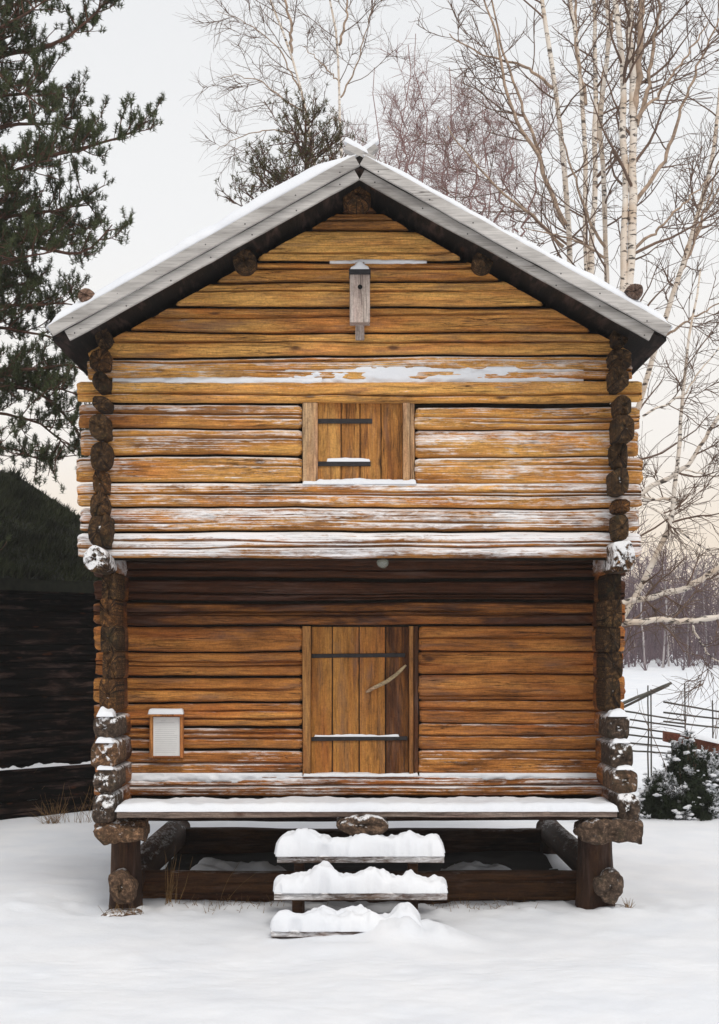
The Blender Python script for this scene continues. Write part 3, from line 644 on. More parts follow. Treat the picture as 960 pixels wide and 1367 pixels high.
for (py, x1) in ((562, 497), (619, 495)):
    y_ = YW - .014
    st = board('strap_hinge', (XX(424, y_), y_, ZZ(py + 3.2, y_)), (XX(x1, y_), y_, ZZ(py + 3.2, y_)), (0, 0, 1), (0, -1, 0), .046, .012, M['iron'], sh, 97, 14, wob=.002)
    if py > 600: snow_pad('strap_snow', XX(436, y_), XX(494, y_), y_ - .003, y_ + .016, ZZ(py - 3.0, y_), .028, sh, 98, step=.008, edge=.01, over=.003)
snow_pad('sill_snow', XX(404, 0), XX(556, 0), -.02, .10, ZZ(645, 0) - .01, .045, house, 99, step=.012, edge=.03, lump=.6)
# door
YD = YL + 0.08
for (pa, pb, yj, tn) in ((404, 414.5, YL - .012, .62), (546, 552, YL - .006, .55), (552.5, 558.5, YL + .03, .2)):
    board('door_jamb', (XX(pa, YL), yj, ZZ(1034, YL)), (XX(pa, YL), yj, ZZ(836, YL)), (1, 0, 0), (0, -1, 0), XX(pb, YL) - XX(pa, YL), .18, M['darkjamb'], house, 110 + int(pa), 30, tone=tn, wob=.004)
dr = board('door', (XX(412, YD), YD + .04, ZZ(1036, YD)), (XX(412, YD), YD + .04, ZZ(834, YD)), (1, 0, 0), (0, -1, 0), XX(549, YD) - XX(412, YD), .03, M['iron'], house, 4, 6)
ed = [415, 444, 480, 515, 547]
for i in range(4):
    y_ = YD + [0, .004, -.003, .005][i]
    board('plank', (XX(ed[i], YD) + .003, y_, ZZ(1035, YD)), (XX(ed[i], YD) + .003, y_, ZZ(837, YD)), (1, 0, 0), (0, -1, 0), XX(ed[i + 1], YD) - XX(ed[i], YD) - .010, .035, M['door'], dr, 120 + i, 40, tone=[.5, .62, .55, .3][i], wob=.004)
for (py, x1) in ((875.5, 541), (986.5, 544)):
    y_ = YD - .016
    board('strap_hinge', (XX(416, y_), y_, ZZ(py + 3.0, y_)), (XX(x1, y_), y_, ZZ(py + 2.0, y_)), (0, 0, 1), (0, -1, 0), .042, .013, M['iron'], dr, 125, 20, wob=.003)
    if py > 900: snow_pad('strap_snow', XX(420, y_), XX(533, y_), y_ - .004, y_ + .015, ZZ(py - 3.2, y_), .02, dr, 126, step=.008, edge=.008, over=.003, lump=.9)
for (pxs, py_, Yq, par_) in (((422, 437, 462, 498, 532), 875, YD - .017, dr), ((422, 437, 462, 498, 532), 986, YD - .017, dr), ((428, 445, 468, 489), 562, YW - .015, sh), ((428, 445, 468, 489), 619, YW - .015, sh)):
    for px_ in pxs:
        c = P(px_, py_, Yq); an = np.arange(8) * math.pi / 4
        mesh('nail', [(c[0] + .009 * math.cos(x_), c[1], c[2] + .009 * math.sin(x_)) for x_ in an] + [(c[0], c[1] - .006, c[2])], [(i_, (i_ + 1) % 8, 8) for i_ in range(8)], M['iron'], par_)
hp = np.array([P(489, 924, YD - .02), P(500, 917, YD - .055), P(516, 909, YD - .07), P(530, 899, YD - .065), P(542, 888, YD - .03)])
tt = np.linspace(0, 4, 17); hp = np.stack([np.interp(tt, range(5), hp[:, i]) for i in range(3)], 1)
hp[:, 2] += -.008 * np.sin(np.linspace(0, math.pi, 17))
V, F = tubes([(hp, np.interp(tt, [0, .3, 2, 3.6, 4], [.013, .017, .021, .017, .010]))], 10)
hd = mesh('handle', V, F, M['antler'], dr); hd['tone'] = .6
snow_pad('threshold_snow', XX(404, YL), XX(560, YL), YL - .025, YL + .12, ZZ(1035.5, YL) - .006, .028, house, 128, step=.012, edge=.03, lump=.5)
# snow lodged on log tops
snow_plaster('blown_snow', XX(380, 0), XX(780, 0), ZZ(516, 0), ZZ(489, 0), .026, house, 151, .028, .10)
snow_plaster('blown_snow', XX(150, 0), XX(430, 0), ZZ(513, 0), ZZ(504, 0), -.006, house, 152, .03, .22)
snow_plaster('blown_snow', XX(440, 0), XX(570, 0), ZZ(352, 0), ZZ(346, 0), .020, house, 154, .03, .05)
snow_plaster('blown_snow', XX(560, YL), XX(812, YL), ZZ(1042, YL), ZZ(1032, YL), YL - .004, house, 155, .03, .1)
snow_plaster('blown_snow', XX(160, YL), XX(404, YL), ZZ(1046, YL), ZZ(1032, YL), YL - .004, house, 156, .03, .05)
# the snowy ledge along the sill
ledge = board('ledge', (XX(156, -.2), -.2, ZZ(1092, -.2)), (XX(824, -.2), -.2, ZZ(1091, -.2)), (0, 0, 1), (0, -1, 0), .066, .60, M['greyplank'], house, 160, 80, tone=.45, frost=.15, wob=.008)
snow_pad('ledge_snow', XX(154, -.2), XX(826, -.2), -.215, .40, ZZ(1083, -.2) - .002, .075, ledge, 161, step=.022, edge=.07, lump=.25, over=.012)
log_x('sill_log', -2.6, 2.6, ZZ(1097, YL), ZZ(1066, YL) + .0, YL + .03, .25, M['under'], house, 162, 0, .3, du=.06, nv=16)
log_x('sill_log', -2.6, 2.6, ZZ(1097, YL), ZZ(1066, YL) + .0, DEPTH - .25, .25, M['under'], house, 163, 0, .3, du=.1, nv=12)
# foundation: floor beam ends, corner brackets, posts and the frame on the ground
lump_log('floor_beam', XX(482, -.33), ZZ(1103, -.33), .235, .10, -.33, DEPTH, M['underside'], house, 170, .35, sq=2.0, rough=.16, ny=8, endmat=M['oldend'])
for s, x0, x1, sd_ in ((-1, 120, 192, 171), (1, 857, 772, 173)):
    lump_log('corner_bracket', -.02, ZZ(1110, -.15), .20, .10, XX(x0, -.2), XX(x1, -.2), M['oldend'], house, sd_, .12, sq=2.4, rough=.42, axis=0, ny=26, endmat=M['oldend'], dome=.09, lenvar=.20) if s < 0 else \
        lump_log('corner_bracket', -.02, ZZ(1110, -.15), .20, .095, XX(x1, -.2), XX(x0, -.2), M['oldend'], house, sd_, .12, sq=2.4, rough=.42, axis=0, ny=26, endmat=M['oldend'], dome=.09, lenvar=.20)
def post(px0, px1, Y, seed):
    x0, x1 = XX(px0, Y), XX(px1, Y)
    na, nz_ = 26, 22; V = []; zt, zb = ZZ(1117, Y), -.2
    for i in range(nz_):
        t = i / (nz_ - 1); a = np.arange(na) * 2 * math.pi / na
        r = (x1 - x0) / 2 * (0.86 + .22 * t ** 1.5) * (1 + .08 * vn(np.cos(a) * 2 + seed, np.sin(a) * 2, seed) + .05 * vn(np.cos(a) * 5, np.sin(a) * 5 + t * 2, seed + 1))
        V.append(np.stack([(x0 + x1) / 2 + r * np.cos(a), Y + .18 + r * np.sin(a), np.full(na, zt + (zb - zt) * t)], -1))
    V = np.concatenate(V); F = [tuple(f) for f in grid_faces(nz_, na, True).tolist()] + [tuple(range(na)), tuple(reversed(range((nz_ - 1) * na, nz_ * na)))]
    ob = mesh('post', V, F, M['post'], house); fix_normals(ob); ob['tone'] = .4
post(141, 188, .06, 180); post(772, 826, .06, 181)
for s in (-1, 1):
    o = house.children[-2 if s < 0 else -1] if False else None
post(204, 240, DEPTH - .3, 182); post(720, 756, DEPTH - .3, 183)
ZF = .24
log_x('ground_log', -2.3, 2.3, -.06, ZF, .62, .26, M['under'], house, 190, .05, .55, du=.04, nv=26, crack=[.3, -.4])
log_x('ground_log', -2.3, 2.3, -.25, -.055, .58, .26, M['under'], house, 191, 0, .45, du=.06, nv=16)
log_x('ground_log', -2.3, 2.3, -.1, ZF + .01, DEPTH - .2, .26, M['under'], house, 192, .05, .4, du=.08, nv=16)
for s, px, sd_ in ((-1, 160, 193), (1, 815, 194)):
    lump_log('ground_log', XX(px, -.12), ZZ(1186, -.12), .125, .15, -.12 if s < 0 else -.10, DEPTH + .3, M['underside'], house, sd_, .16, sq=2.6, rough=.20, ny=10, endmat=M['oldend'], tone=.5, dome=.06)
    lump_log('flat_stone', XX(px + (2 if s < 0 else 8), -.1), -.085, .19, .05, -.2, .35, M['oldend'], house, 198 + s, .3, sq=2.4, rough=.15, ny=8)
nx_, ny_ = 60, 44; xs = np.linspace(-2.25, 2.25, nx_); ys = np.linspace(.75, 4.2, ny_); A, B = np.meshgrid(xs, ys, indexing='ij')
Zs = gz(A, B) + .03 + .03 * vn(A * 3, B * 3, 44)
so_ = mesh('shade_dark_soil', np.stack([A, B, Zs], -1), grid_faces(nx_, ny_), M['soil']); fix_normals(so_)
if so_.data.polygons[5].normal.z < 0: so_.data.flip_normals()
tag(so_, 'soil sheet added dark to deepen the shade under the storehouse floor', None, None, 'structure')
for (xa, xb, sd_) in ((-1.85, -.75, 1), (.8, 1.7, 2)):
    dft = snow_pad('snow_drift', xa, xb, .93, 1.9, -.06, .28, None, 200 + sd_, step=.04, edge=.4, lump=.35)
    tag(dft, 'thin drift of blown snow under the floor, %s of the steps' % ('left' if sd_ == 1 else 'right'), None, None, 'stuff')

# ------------------------------------------------------------------ porch lamp
lp = P(511, 748, .12)
lamp = thing('porch_lamp', 'small round glass lamp hanging under the jetty above the door', 'lamp', tuple(lp + np.array((0, 0, .06))))
def lathe(name, prof, c, mat, parent, n=20):
    a = np.arange(n) * 2 * math.pi / n; V = []
    for r, z in prof: V.append(np.stack([c[0] + r * np.cos(a), c[1] + r * np.sin(a), np.full(n, c[2] + z)], -1))
    ob = mesh(name, np.concatenate(V), grid_faces(len(prof), n, True), mat, parent); fix_normals(ob); return ob
lathe('socket', [(.001, .12), (.042, .12), (.042, .03), (.03, .02), (.001, .02)], lp, M['tin'], lamp)
gl = [(.034, .03)] + [(.058 * math.cos(t), -.022 + .055 * math.sin(t)) for t in np.linspace(.9, -1.5, 12)] + [(.0005, -.078)]
lathe('glass_globe', gl, lp, M['glass'], lamp)
for j in range(3):
    lathe('glass_rib', [(.058 - .004 * j, -.012 - .014 * j), (.0615 - .006 * j, -.017 - .014 * j), (.057 - .007 * j, -.022 - .014 * j)], lp, M['glass'], lamp)

# ------------------------------------------------------------------ nest box
nb = thing('nest_box', 'pale grey wooden nest box with round hole on the gable', 'nest box', tuple(P(481, 432, -.02)))
yb = -.17
nbx = board('box', (XX(467, yb), yb, ZZ(430, yb)), (XX(467, yb), yb, ZZ(366, yb)), (1, 0, 0), (0, -1, 0), XX(494, yb) - XX(467, yb), .15, M['nestbox'], nb, 210, 12, tone=.55, wob=.001)
board('back_board', (XX(474.5, -.03), -.035, ZZ(454, -.03)), (XX(474.5, -.03), -.035, ZZ(350, -.03)), (1, 0, 0), (0, -1, 0), XX(486.5, -.03) - XX(474.5, -.03), .022, M['nestbox'], nb, 211, 12, tone=.6, wob=.001)
c = P(480.8, 383, yb - .002); a = np.arange(16) * math.pi / 8; r_ = 3.2 * (yb + CD) / FPX
mesh('entrance_hole', [(c[0] + r_ * math.cos(x_), c[1], c[2] + r_ * math.sin(x_)) for x_ in a], [tuple(range(16))], M['hole'], nbx)
rf = board('lid', (XX(466, yb), yb - .035, ZZ(366.5, yb)), (XX(495, yb), yb - .035, ZZ(366.5, yb)), (0, 0, 1), (0, -1, 0), .045, .19, M['black'], nb, 212, 8, wob=.001)
snow_pad('snow_cap', XX(467, yb) + .004, XX(494, yb) - .004, yb - .03, -.02, ZZ(360, yb), .06, rf, 213, step=.01, edge=.05, lump=.4, over=.003, hfun=lambda X, Y: .6 + .9 * np.exp(-((X - XX(480, yb)) / .04) ** 2))

# ------------------------------------------------------------------ notice case
yn = YL - .09
nc = thing('notice_case', 'small wooden notice case with a white printed sheet and snowy lid', 'notice case', tuple(P(221, 1012, YL)))
bx0, bx1, bz0, bz1 = XX(199.5, yn), XX(244.5, yn), ZZ(1011.5, yn), ZZ(956, yn)
bk = board('case_back', (bx0 + .004, yn + .03, bz0 + .003), (bx0 + .004, yn + .03, bz1), (1, 0, 0), (0, -1, 0), bx1 - bx0 - .008, .05, M['noticewood'], nc, 220, 8, tone=.5, wob=.001)
for xx in (bx0, bx1 - .032):
    board('frame_side', (xx, yn, bz0), (xx, yn, bz1), (1, 0, 0), (0, -1, 0), .032, .075, M['noticewood'], nc, 221, 8, tone=.6, wob=.001)
board('frame_bottom', (bx0 + .033, yn + .006, bz0), (bx1 - .033, yn + .006, bz0), (0, 0, 1), (0, -1, 0), .012, .06, M['noticewood'], nc, 222, 8, tone=.4, wob=.001)
ld = board('lid', (bx0 - .014, yn - .035, bz1), (bx1 + .004, yn - .035, bz1), (0, 0, 1), (0, -1, 0), .022, .12, M['noticewood'], nc, 223, 8, tone=.6, wob=.001)
snow_pad('snow_cap', bx0 - .012, bx1 + .004, yn - .036, yn + .09, bz1 + .022, .055, ld, 224, step=.01, edge=.03, lump=.15, over=.003)
pp = board('sheet', (bx0 + .036, yn + .022, bz0 + .016), (bx0 + .036, yn + .022, bz1 - .010), (1, 0, 0), (0, -1, 0), bx1 - bx0 - .072, .004, M['paper'], nc, 225, 4, wob=0)
zl = bz1 - .05; j = 0
while zl > bz0 + .04:
    wd = (.05 if j == 0 else (bx1 - bx0 - .072) * rs.uniform(.72, .86)); x_ = bx0 + .036 + (.075 if j == 0 else .018)
    board('text_line', (x_, yn + .0205, zl), (x_ + wd, yn + .0205, zl), (0, 0, 1), (0, -1, 0), .004, .001, M['ink'], pp, 226, 2, wob=0)
    zl -= .021; j += 1

# ------------------------------------------------------------------ steps
st = thing('wooden_steps', 'three plank steps heaped with snow below the door', 'steps', (0, -.9, -.1))
TR = [(370, 593, -.5, 1152, 1143, .19, 1), (366, 597, -.9, 1202, 1192, .19, 2), (362, 560, -1.32, 1252, 1243, .16, 3)]
for (xa, xb, y_, pb, pt, hs, q) in TR:
    zb_, zt_ = ZZ(pb, y_), ZZ(pt, y_)
    t_ = board('tread', (XX(xa, y_), y_, zb_), (XX(xb, y_), y_, zb_), (0, 0, 1), (0, -1, 0), zt_ - zb_, .32, M['greyplank'], st, 240 + q, 40, tone=.3, frost=.75, wob=.004)
    pk = [(-.5, .3), (.1, .2), (.5, .15)] if q == 1 else ([(-.33, .6), (.12, .25), (.45, .2)] if q == 2 else [(.02, .5), (.4, .25), (-.35, .15)])
    snow_pad('tread_snow', XX(xa, y_) - .012, XX(xb, y_) + .012, y_ - .012, y_ + .30, zt_, hs, t_, 250 + q, step=.014, edge=.085, lump=.5, over=.022,
             hfun=lambda X, Y, pk=pk: .78 + sum(h_ * np.exp(-((X - c_) / .13) ** 2) for c_, h_ in pk))
for xx in (-.55, .55):
    board('stringer', (xx, -1.3, -.25), (xx, -.0, .75), (0, -.6, .78), (-1 if xx < 0 else 1, 0, 0), .16, .06, M['under'], st, 260, 8, tone=.3) if False else None
for (xx, yy, zt_) in ((XX(552, -.7), -.68, .15), (XX(396, -.7), -.66, .15), (XX(552, -.3), -.24, .40), (XX(398, -.3), -.22, .40)):
    lump_log('support_block', xx, yy + .17, .05, .06, -.25, zt_ + .03, M['under'], st, int(260 + xx * 10 + yy * 7), .4, sq=5, rough=.06, axis=2, ny=5)

# ------------------------------------------------------------------ trees
def norm(v): return v / (np.linalg.norm(v) + 1e-9)
def resample(pts, n, seed=0, wob=0.0):
    pts = np.asarray(pts, float); s = np.concatenate([[0], np.cumsum(np.linalg.norm(np.diff(pts, axis=0), axis=1))])
    t = np.linspace(0, s[-1], n * 4); q = np.stack([np.interp(t, s, pts[:, i]) for i in range(3)], 1)
    k_ = np.ones(5) / 5
    for _ in range(2):
        qq = np.pad(q, ((2, 2), (0, 0)), mode='edge'); q2 = np.stack([np.convolve(qq[:, i], k_, 'valid') for i in range(3)], 1); q2[0], q2[-1] = q[0], q[-1]; q = q2
    q = q[np.linspace(0, len(q) - 1, n).astype(int)]
    if wob:
        for i in range(3): q[1:-1, i] += wob * vn(np.arange(1, n - 1) * .7 + seed, i * 9.3, seed)
    return q
def grow(rg, p, d, L, n, curl, trop):
    pts = [p]; st_ = L / (n - 1)
    for _ in range(n - 1):
        d = norm(d + rg.normal(0, curl, 3) + np.array((0, 0, trop))); pts.append(pts[-1] + d * st_)
    return np.array(pts)
def birch(label, stems, limbs=(), seed=0, nb=16, nsec=4, ntw=2, Lmax=3.0, t0=.25, twigmat='twig', group='birches behind the storehouse', name='birch_tree', tw_r=.0042, bark='birch', droop=-.05, radc=1.0, sr=.60, lr=.80, limb='limb', wob=.03):
    """stems: list of (points, r0, r1); limbs: extra hand placed limbs in the same form"""
    rg = np.random.default_rng(seed)
    base = stems[0][0][0]
    root = thing(name, label, 'tree', tuple(np.asarray(base, float)), group)
    big, mid, fine = [], [], []
    prim = []
    for k0, (pts, r0, r1) in enumerate(list(stems) + list(limbs)):
        f_ = sr if k0 < len(stems) else lr; r0, r1 = r0 * f_, r1 * f_
        q = resample(pts, 28, seed, wob); r = np.linspace(r0, r1, 28) * (1 + .05 * rg.normal(size=28)); big.append((q, r)); prim.append((q, r, 1))
    for si, (q, r, _) in enumerate(list(prim)):
        islimb = si >= len(stems)
        L = np.linalg.norm(q[-1] - q[0]); cnt = max(4, int(nb * (.6 if islimb else 1)))
        for j in range(cnt):
            t = rg.uniform(.15 if islimb else t0, .97); k_ = t * 27; i0 = int(k_)
            p = q[i0] + (q[min(27, i0 + 1)] - q[i0]) * (k_ - i0)
            ax = norm(q[min(27, i0 + 1)] - q[max(0, i0 - 1)])
            az = rg.uniform(0, 2 * math.pi); side = norm(np.cross(ax, (math.cos(az), math.sin(az), .1)))
            d = norm(ax * rg.uniform(.45, 1.1) + side)
            ln = Lmax * rg.uniform(.45, 1.0) * (1.1 - .65 * t) * (.6 if islimb else 1)
            bp = grow(rg, p, d, ln, 9, .10, .05)
            rb = min(r[i0] * .45, .010 + .010 * ln); mid.append((bp, np.linspace(rb, .006, 9)))
            for s_ in range(int(nsec)):
                u_ = rg.uniform(.2, .98) * 8; ii = int(u_); p2 = bp[ii] + (bp[min(8, ii + 1)] - bp[ii]) * (u_ - ii)
                a2 = norm(bp[min(8, ii + 1)] - bp[max(0, ii - 1)])
                d2 = norm(a2 * rg.uniform(.6, 1.2) + norm(np.cross(a2, rg.normal(size=3))) * .8)
                l2 = ln * rg.uniform(.25, .5); sp_ = grow(rg, p2, d2, l2, 7, .13, .02); fine.append((sp_, np.linspace(.0075, .004, 7) * radc))
                for w_ in range(int(ntw)):
                    jj = rg.integers(1, 7); a3 = norm(sp_[jj] - sp_[jj - 1])
                    d3 = norm(a3 + norm(np.cross(a3, rg.normal(size=3))) * rg.uniform(.5, 1.0))
                    tw = grow(rg, sp_[jj], d3, rg.uniform(.2, .62), 5, .16, droop); fine.append((tw, np.linspace(tw_r, tw_r * .6, 5) * radc))
    V, F = tubes(big[:len(stems)], 10); mesh('trunk', V, F, M[bark], root)
    for q_, r_ in big[len(stems):]:
        V, F = tubes([(q_, r_)], 8); mesh('limb', V, F, M[limb if bark == 'birch' else bark], root)
    V, F = tubes(mid, 5); V2, F2 = tubes(fine, 3)
    mesh('branches', V, F, M['twig'] if twigmat == 'twig' else M[twigmat], root)
    mesh('crown', V2, F2, M[twigmat], root)
    return root
def pix(Y, pts): return [P(a, b, Y) for a, b in pts]
def grounded(Y, pts):                        # run the lowest point of a stem down to the ground
    q = pix(Y, pts); b = q[0].copy(); b[2] = float(gz(b[0], b[1])) - .1
    return [b] + q if q[0][2] > b[2] + .3 else q
Yb1 = 11.0
birch('slender birch stem leaning left, first right of the bushy purple crowns', [(grounded(9.5, [(768, 500), (761, 337), (750, 195), (739, 112), (724, 0), (714, -160)]), .115, .05)],
      limbs=[(pix(9.5, [(738, 118), (720, 100), (690, 84), (640, 72), (600, 45)]), .035, .012), (pix(9.3, [(755, 300), (735, 255), (718, 205), (690, 165), (672, 105), (660, 40), (640, -30)]), .05, .015),
             (pix(9.7, [(752, 330), (722, 297), (672, 258), (630, 215), (598, 168)]), .04, .012), (pix(9.4, [(722, 205), (700, 150), (672, 70), (655, 0), (640, -60)]), .035, .012)], seed=11, nb=15, Lmax=2.6)
birch('pair of pale birch stems rising together beside the leaning slender birch', [(grounded(11.0, [(786, 520), (783, 352), (780, 262), (782, 169), (776, 94), (759, 0), (750, -150)]), .105, .045), (pix(11.0, [(784, 420), (790, 330), (795, 225), (795, 112), (793, 0), (796, -160)]), .09, .04)],
      limbs=[(pix(11, [(795, 190), (803, 120), (815, 50), (825, -30)]), .045, .02), (pix(11, [(782, 140), (770, 70), (768, 0), (764, -60)]), .04, .02)], seed=12, nb=14, Lmax=2.6)
birch('single knotty birch trunk between the paired stems and the thick birch', [(grounded(8.5, [(814, 520), (811, 367), (804, 225), (801, 140), (812, 60), (812, -20), (806, -150)]), .105, .04)],
      limbs=[(pix(8.5, [(808, 330), (790, 300), (772, 250), (752, 190), (742, 130)]), .032, .01), (pix(8.5, [(808, 345), (780, 325), (740, 312), (700, 305)]), .028, .009)], seed=13, nb=13, Lmax=2.4)
birch('thick twin stemmed white birch standing above the right eave', [(grounded(7.5, [(815, 640), (830, 440), (832, 375), (834, 225), (831, 94), (821, 0), (812, -150)]), .125, .06), (pix(7.5, [(818, 640), (838, 440), (842, 375), (846, 225), (844, 112), (840, 0), (842, -160)]), .125, .065)],
      limbs=[(pix(7.5, [(846, 165), (853, 94), (857, 0), (856, -90)]), .075, .04), (pix(7.5, [(850, 168), (862, 140), (868, 94), (880, 10), (886, -60)]), .045, .02), (pix(7.6, [(848, 270), (870, 245), (893, 200), (912, 140), (935, 80), (960, 25)]), .04, .015),
             (pix(7.4, [(850, 160), (880, 125), (910, 85), (945, 30)]), .032, .012), (pix(7.5, [(846, 335), (880, 305), (910, 275), (950, 235)]), .03, .01)], seed=14, nb=15, Lmax=2.6)
birch('birch trunk leaning right past the right eave', [(grounded(9.0, [(812, 700), (857, 515), (874, 468), (900, 397), (926, 300), (945, 240), (958, 142), (975, 20), (985, -120)]), .095, .04)],
      limbs=[(pix(9, [(880, 455), (915, 430), (960, 405)]), .03, .012), (pix(9, [(915, 340), (940, 285), (962, 250)]), .035, .015), (pix(9, [(905, 380), (935, 300), (960, 215)]), .03, .012)], seed=15, nb=14, Lmax=2.3)
birch('low crooked birch with two long pale limbs reaching right', [(grounded(7.0, [(800, 930), (812, 850), (850, 792), (879, 738), (897, 703), (905, 637), (910, 580), (910, 524), (920, 440), (935, 360)]), .085, .015)],
      limbs=[(pix(7, [(815, 812), (845, 803), (880, 795), (915, 784), (940, 772), (965, 756), (1010, 715)]), .058, .045), (pix(6.6, [(805, 838), (845, 831), (890, 827), (925, 828), (962, 824), (1020, 805)]), .056, .045),
             (pix(7.2, [(905, 668), (860, 664), (845, 660)]), .03, .02), (pix(7.2, [(845, 668), (880, 645), (913, 626), (940, 590), (962, 555), (990, 500)]), .048, .03), (pix(7.0, [(858, 672), (890, 690), (918, 715), (945, 735), (975, 745)]), .02, .01),
             (pix(7.1, [(915, 628), (940, 634), (970, 638)]), .016, .01), (pix(6.9, [(925, 835), (935, 860), (955, 880), (980, 893)]), .02, .008), (pix(7, [(858, 556), (885, 543), (915, 525), (940, 490), (965, 455)]), .022, .010)], seed=16, nb=9, Lmax=1.5, nsec=5, t0=.1, ntw=4, sr=.8, lr=.78, limb='birch')
birch('thin birch leaning left behind the roof, left of the ridge', [(grounded(15, [(432, 300), (420, 210), (407, 142), (389, 71), (372, 30), (359, 0), (345, -90)]), .085, .03)],
      limbs=[(pix(15, [(389, 71), (388, 30), (381, 0), (376, -50)]), .04, .02), (pix(15, [(405, 150), (375, 130), (350, 108), (315, 100), (295, 105)]), .022, .008), (pix(15, [(412, 182), (360, 172), (320, 182), (290, 200)]), .02, .007), (pix(15, [(400, 120), (370, 60), (330, 30), (290, 15)]), .022, .007)], seed=17, nb=15, Lmax=2.6, nsec=5, ntw=3, tw_r=.0030)
birch('straight thin birch behind the roof, just left of the ridge', [(grounded(16, [(454, 300), (454, 195), (455, 131), (452, 45), (438, 0), (430, -90)]), .085, .03)],
      limbs=[(pix(16, [(453, 60), (463, 20), (468, -30)]), .035, .015), (pix(16, [(454, 110), (430, 85), (405, 62)]), .022, .008), (pix(16, [(455, 130), (475, 90), (490, 40), (500, 0)]), .025, .008)], seed=18, nb=13, Lmax=2.4, nsec=5, ntw=3, tw_r=.0030)
for i, (xa, xt, yt, dep, sz, lab) in enumerate(((520, 545, 60, 20, 2.9, 'bushy purple twigged birch nearest right of the ridge'), (570, 555, 45, 23, 3.0, 'tall bushy purple twigged birch, second right of the ridge'), (612, 600, 90, 21, 2.9, 'bushy purple twigged birch, third right of the ridge'),
                                              (650, 645, 130, 24, 2.8, 'shorter bushy purple twigged birch over the middle of the right roof slope'), (505, 500, 90, 26, 2.6, 'faint purple twigged birch directly behind the ridge'), (690, 690, 190, 25, 2.4, 'low purple twigged birch above the lower right roof slope'))):
    pts = grounded(dep, [(xa + 6, 420), (xa, 300), ((xa + xt) / 2 + 6, 220), (xt, yt)])
    birch(lab, [(pts, .09, .015)], limbs=[(pix(dep, [(xa + 4, 330), (xa + 25, 240), (xa + 38, 160), (xa + 40, 110)]), .04, .01), (pix(dep, [(xa + 2, 310), (xa - 20, 230), (xa - 35, 165)]), .035, .01)], seed=30 + i, nb=16, nsec=7, ntw=5, Lmax=sz * .8, t0=.35, twigmat='twigpurple', group='purple twigged birches behind the roof', bark='twigpurple', tw_r=.0044, wob=.16)

# pines
def tuft_mesh(centers, dirs, rg, nn=16, ln=.075, wd=.0045):
    n = len(centers); C = np.repeat(centers, nn, 0); D = np.repeat(dirs, nn, 0)
    r = rg.normal(size=(n * nn, 3)); r /= np.linalg.norm(r, axis=1, keepdims=True)
    d = D * .7 + r * .95; d /= np.linalg.norm(d, axis=1, keepdims=True)
    L = ln * rg.uniform(.7, 1.2, (n * nn, 1)); st0 = C + D * rg.uniform(-.05, .03, (n * nn, 1))
    sd = np.cross(d, rg.normal(size=(n * nn, 3))); sd /= np.linalg.norm(sd, axis=1, keepdims=True)
    V = np.stack([st0 - sd * wd, st0 + sd * wd, st0 + d * L], 1).reshape(-1, 3)
    return V, np.arange(len(V)).reshape(-1, 3)
def pine(label, trunk, branches, seed, mat='needle', dens=9, group=None, sub=7, ln=.075, nn=16, wd=.0045, name='pine_tree', fill=2):
    rg = np.random.default_rng(seed); root = thing(name, label, 'tree', tuple(np.asarray(trunk[0][0], float)), group)
    q = resample(trunk[0], 24, seed, .02); V, F = tubes([(q, np.linspace(trunk[1], trunk[2], 24))], 12); mesh('trunk', V, F, M['pinebark'], root)
    br, tw, cen, dr = [], [], [], []
    for pts, r0 in branches:
        b = resample(pts, 14, seed + len(br), .03); br.append((b, np.linspace(r0, .008, 14)))
        L = np.linalg.norm(b[-1] - b[0])
        for s_ in range(int(sub * L) + 3):
            u_ = rg.uniform(.15, 1.0) * 13; i0 = min(12, int(u_)); p = b[i0] + (b[i0 + 1] - b[i0]) * (u_ - i0); ax = norm(b[i0 + 1] - b[i0])
            d = norm(ax * rg.uniform(.3, 1) + rg.normal(size=3) * np.array((.55, .7, .32)) + np.array((0, 0, .12)))
            l_ = rg.uniform(.3, .85) * (1.15 - .4 * u_ / 13); s = grow(rg, p, d, l_, 7, .14, .06); br.append((s, np.linspace(.010, .005, 7)))
            for t_ in range(dens):
                k_ = rg.integers(1, 7); ax2 = norm(s[k_] - s[k_ - 1]); d2 = norm(ax2 + rg.normal(size=3) * .6 + np.array((0, 0, .35)))
                l2 = rg.uniform(.06, .24); w_ = grow(rg, s[k_], d2, l2, 4, .1, .12); tw.append((w_, np.linspace(.005, .0035, 4)))
                for f_ in range(fill): cen.append(w_[-1] - norm(d2) * (.07 * f_ * rg.uniform(.5, 1.2))); dr.append(norm(w_[-1] - w_[-2] + np.array((0, 0, .25))))
    byn = {}
    V, F = tubes(br, 6); mesh('branches', V, F, M['pinebark'], root)
    V, F = tubes(tw, 3); mesh('twigs', V, F, M['pinebark'], root)
    V, F = tuft_mesh(np.array(cen), np.array(dr), rg, nn, ln, wd); mesh('crown', V, F, M[mat], root, smooth=False)
    return root
Yp = 5.2
def pb(pts, r, dy=0.0):
    q = pix(Yp, pts); return ([np.array((a[0], a[1] + dy * i / max(1, len(q) - 1), a[2])) for i, a in enumerate(q)], r)
tp = pix(Yp, [(-95, 1160), (-92, 800), (-85, 400), (-78, 100), (-75, -200), (-74, -500)]); tp[0][2] = float(gz(tp[0][0], tp[0][1])) - .1
rg = np.random.default_rng(5)
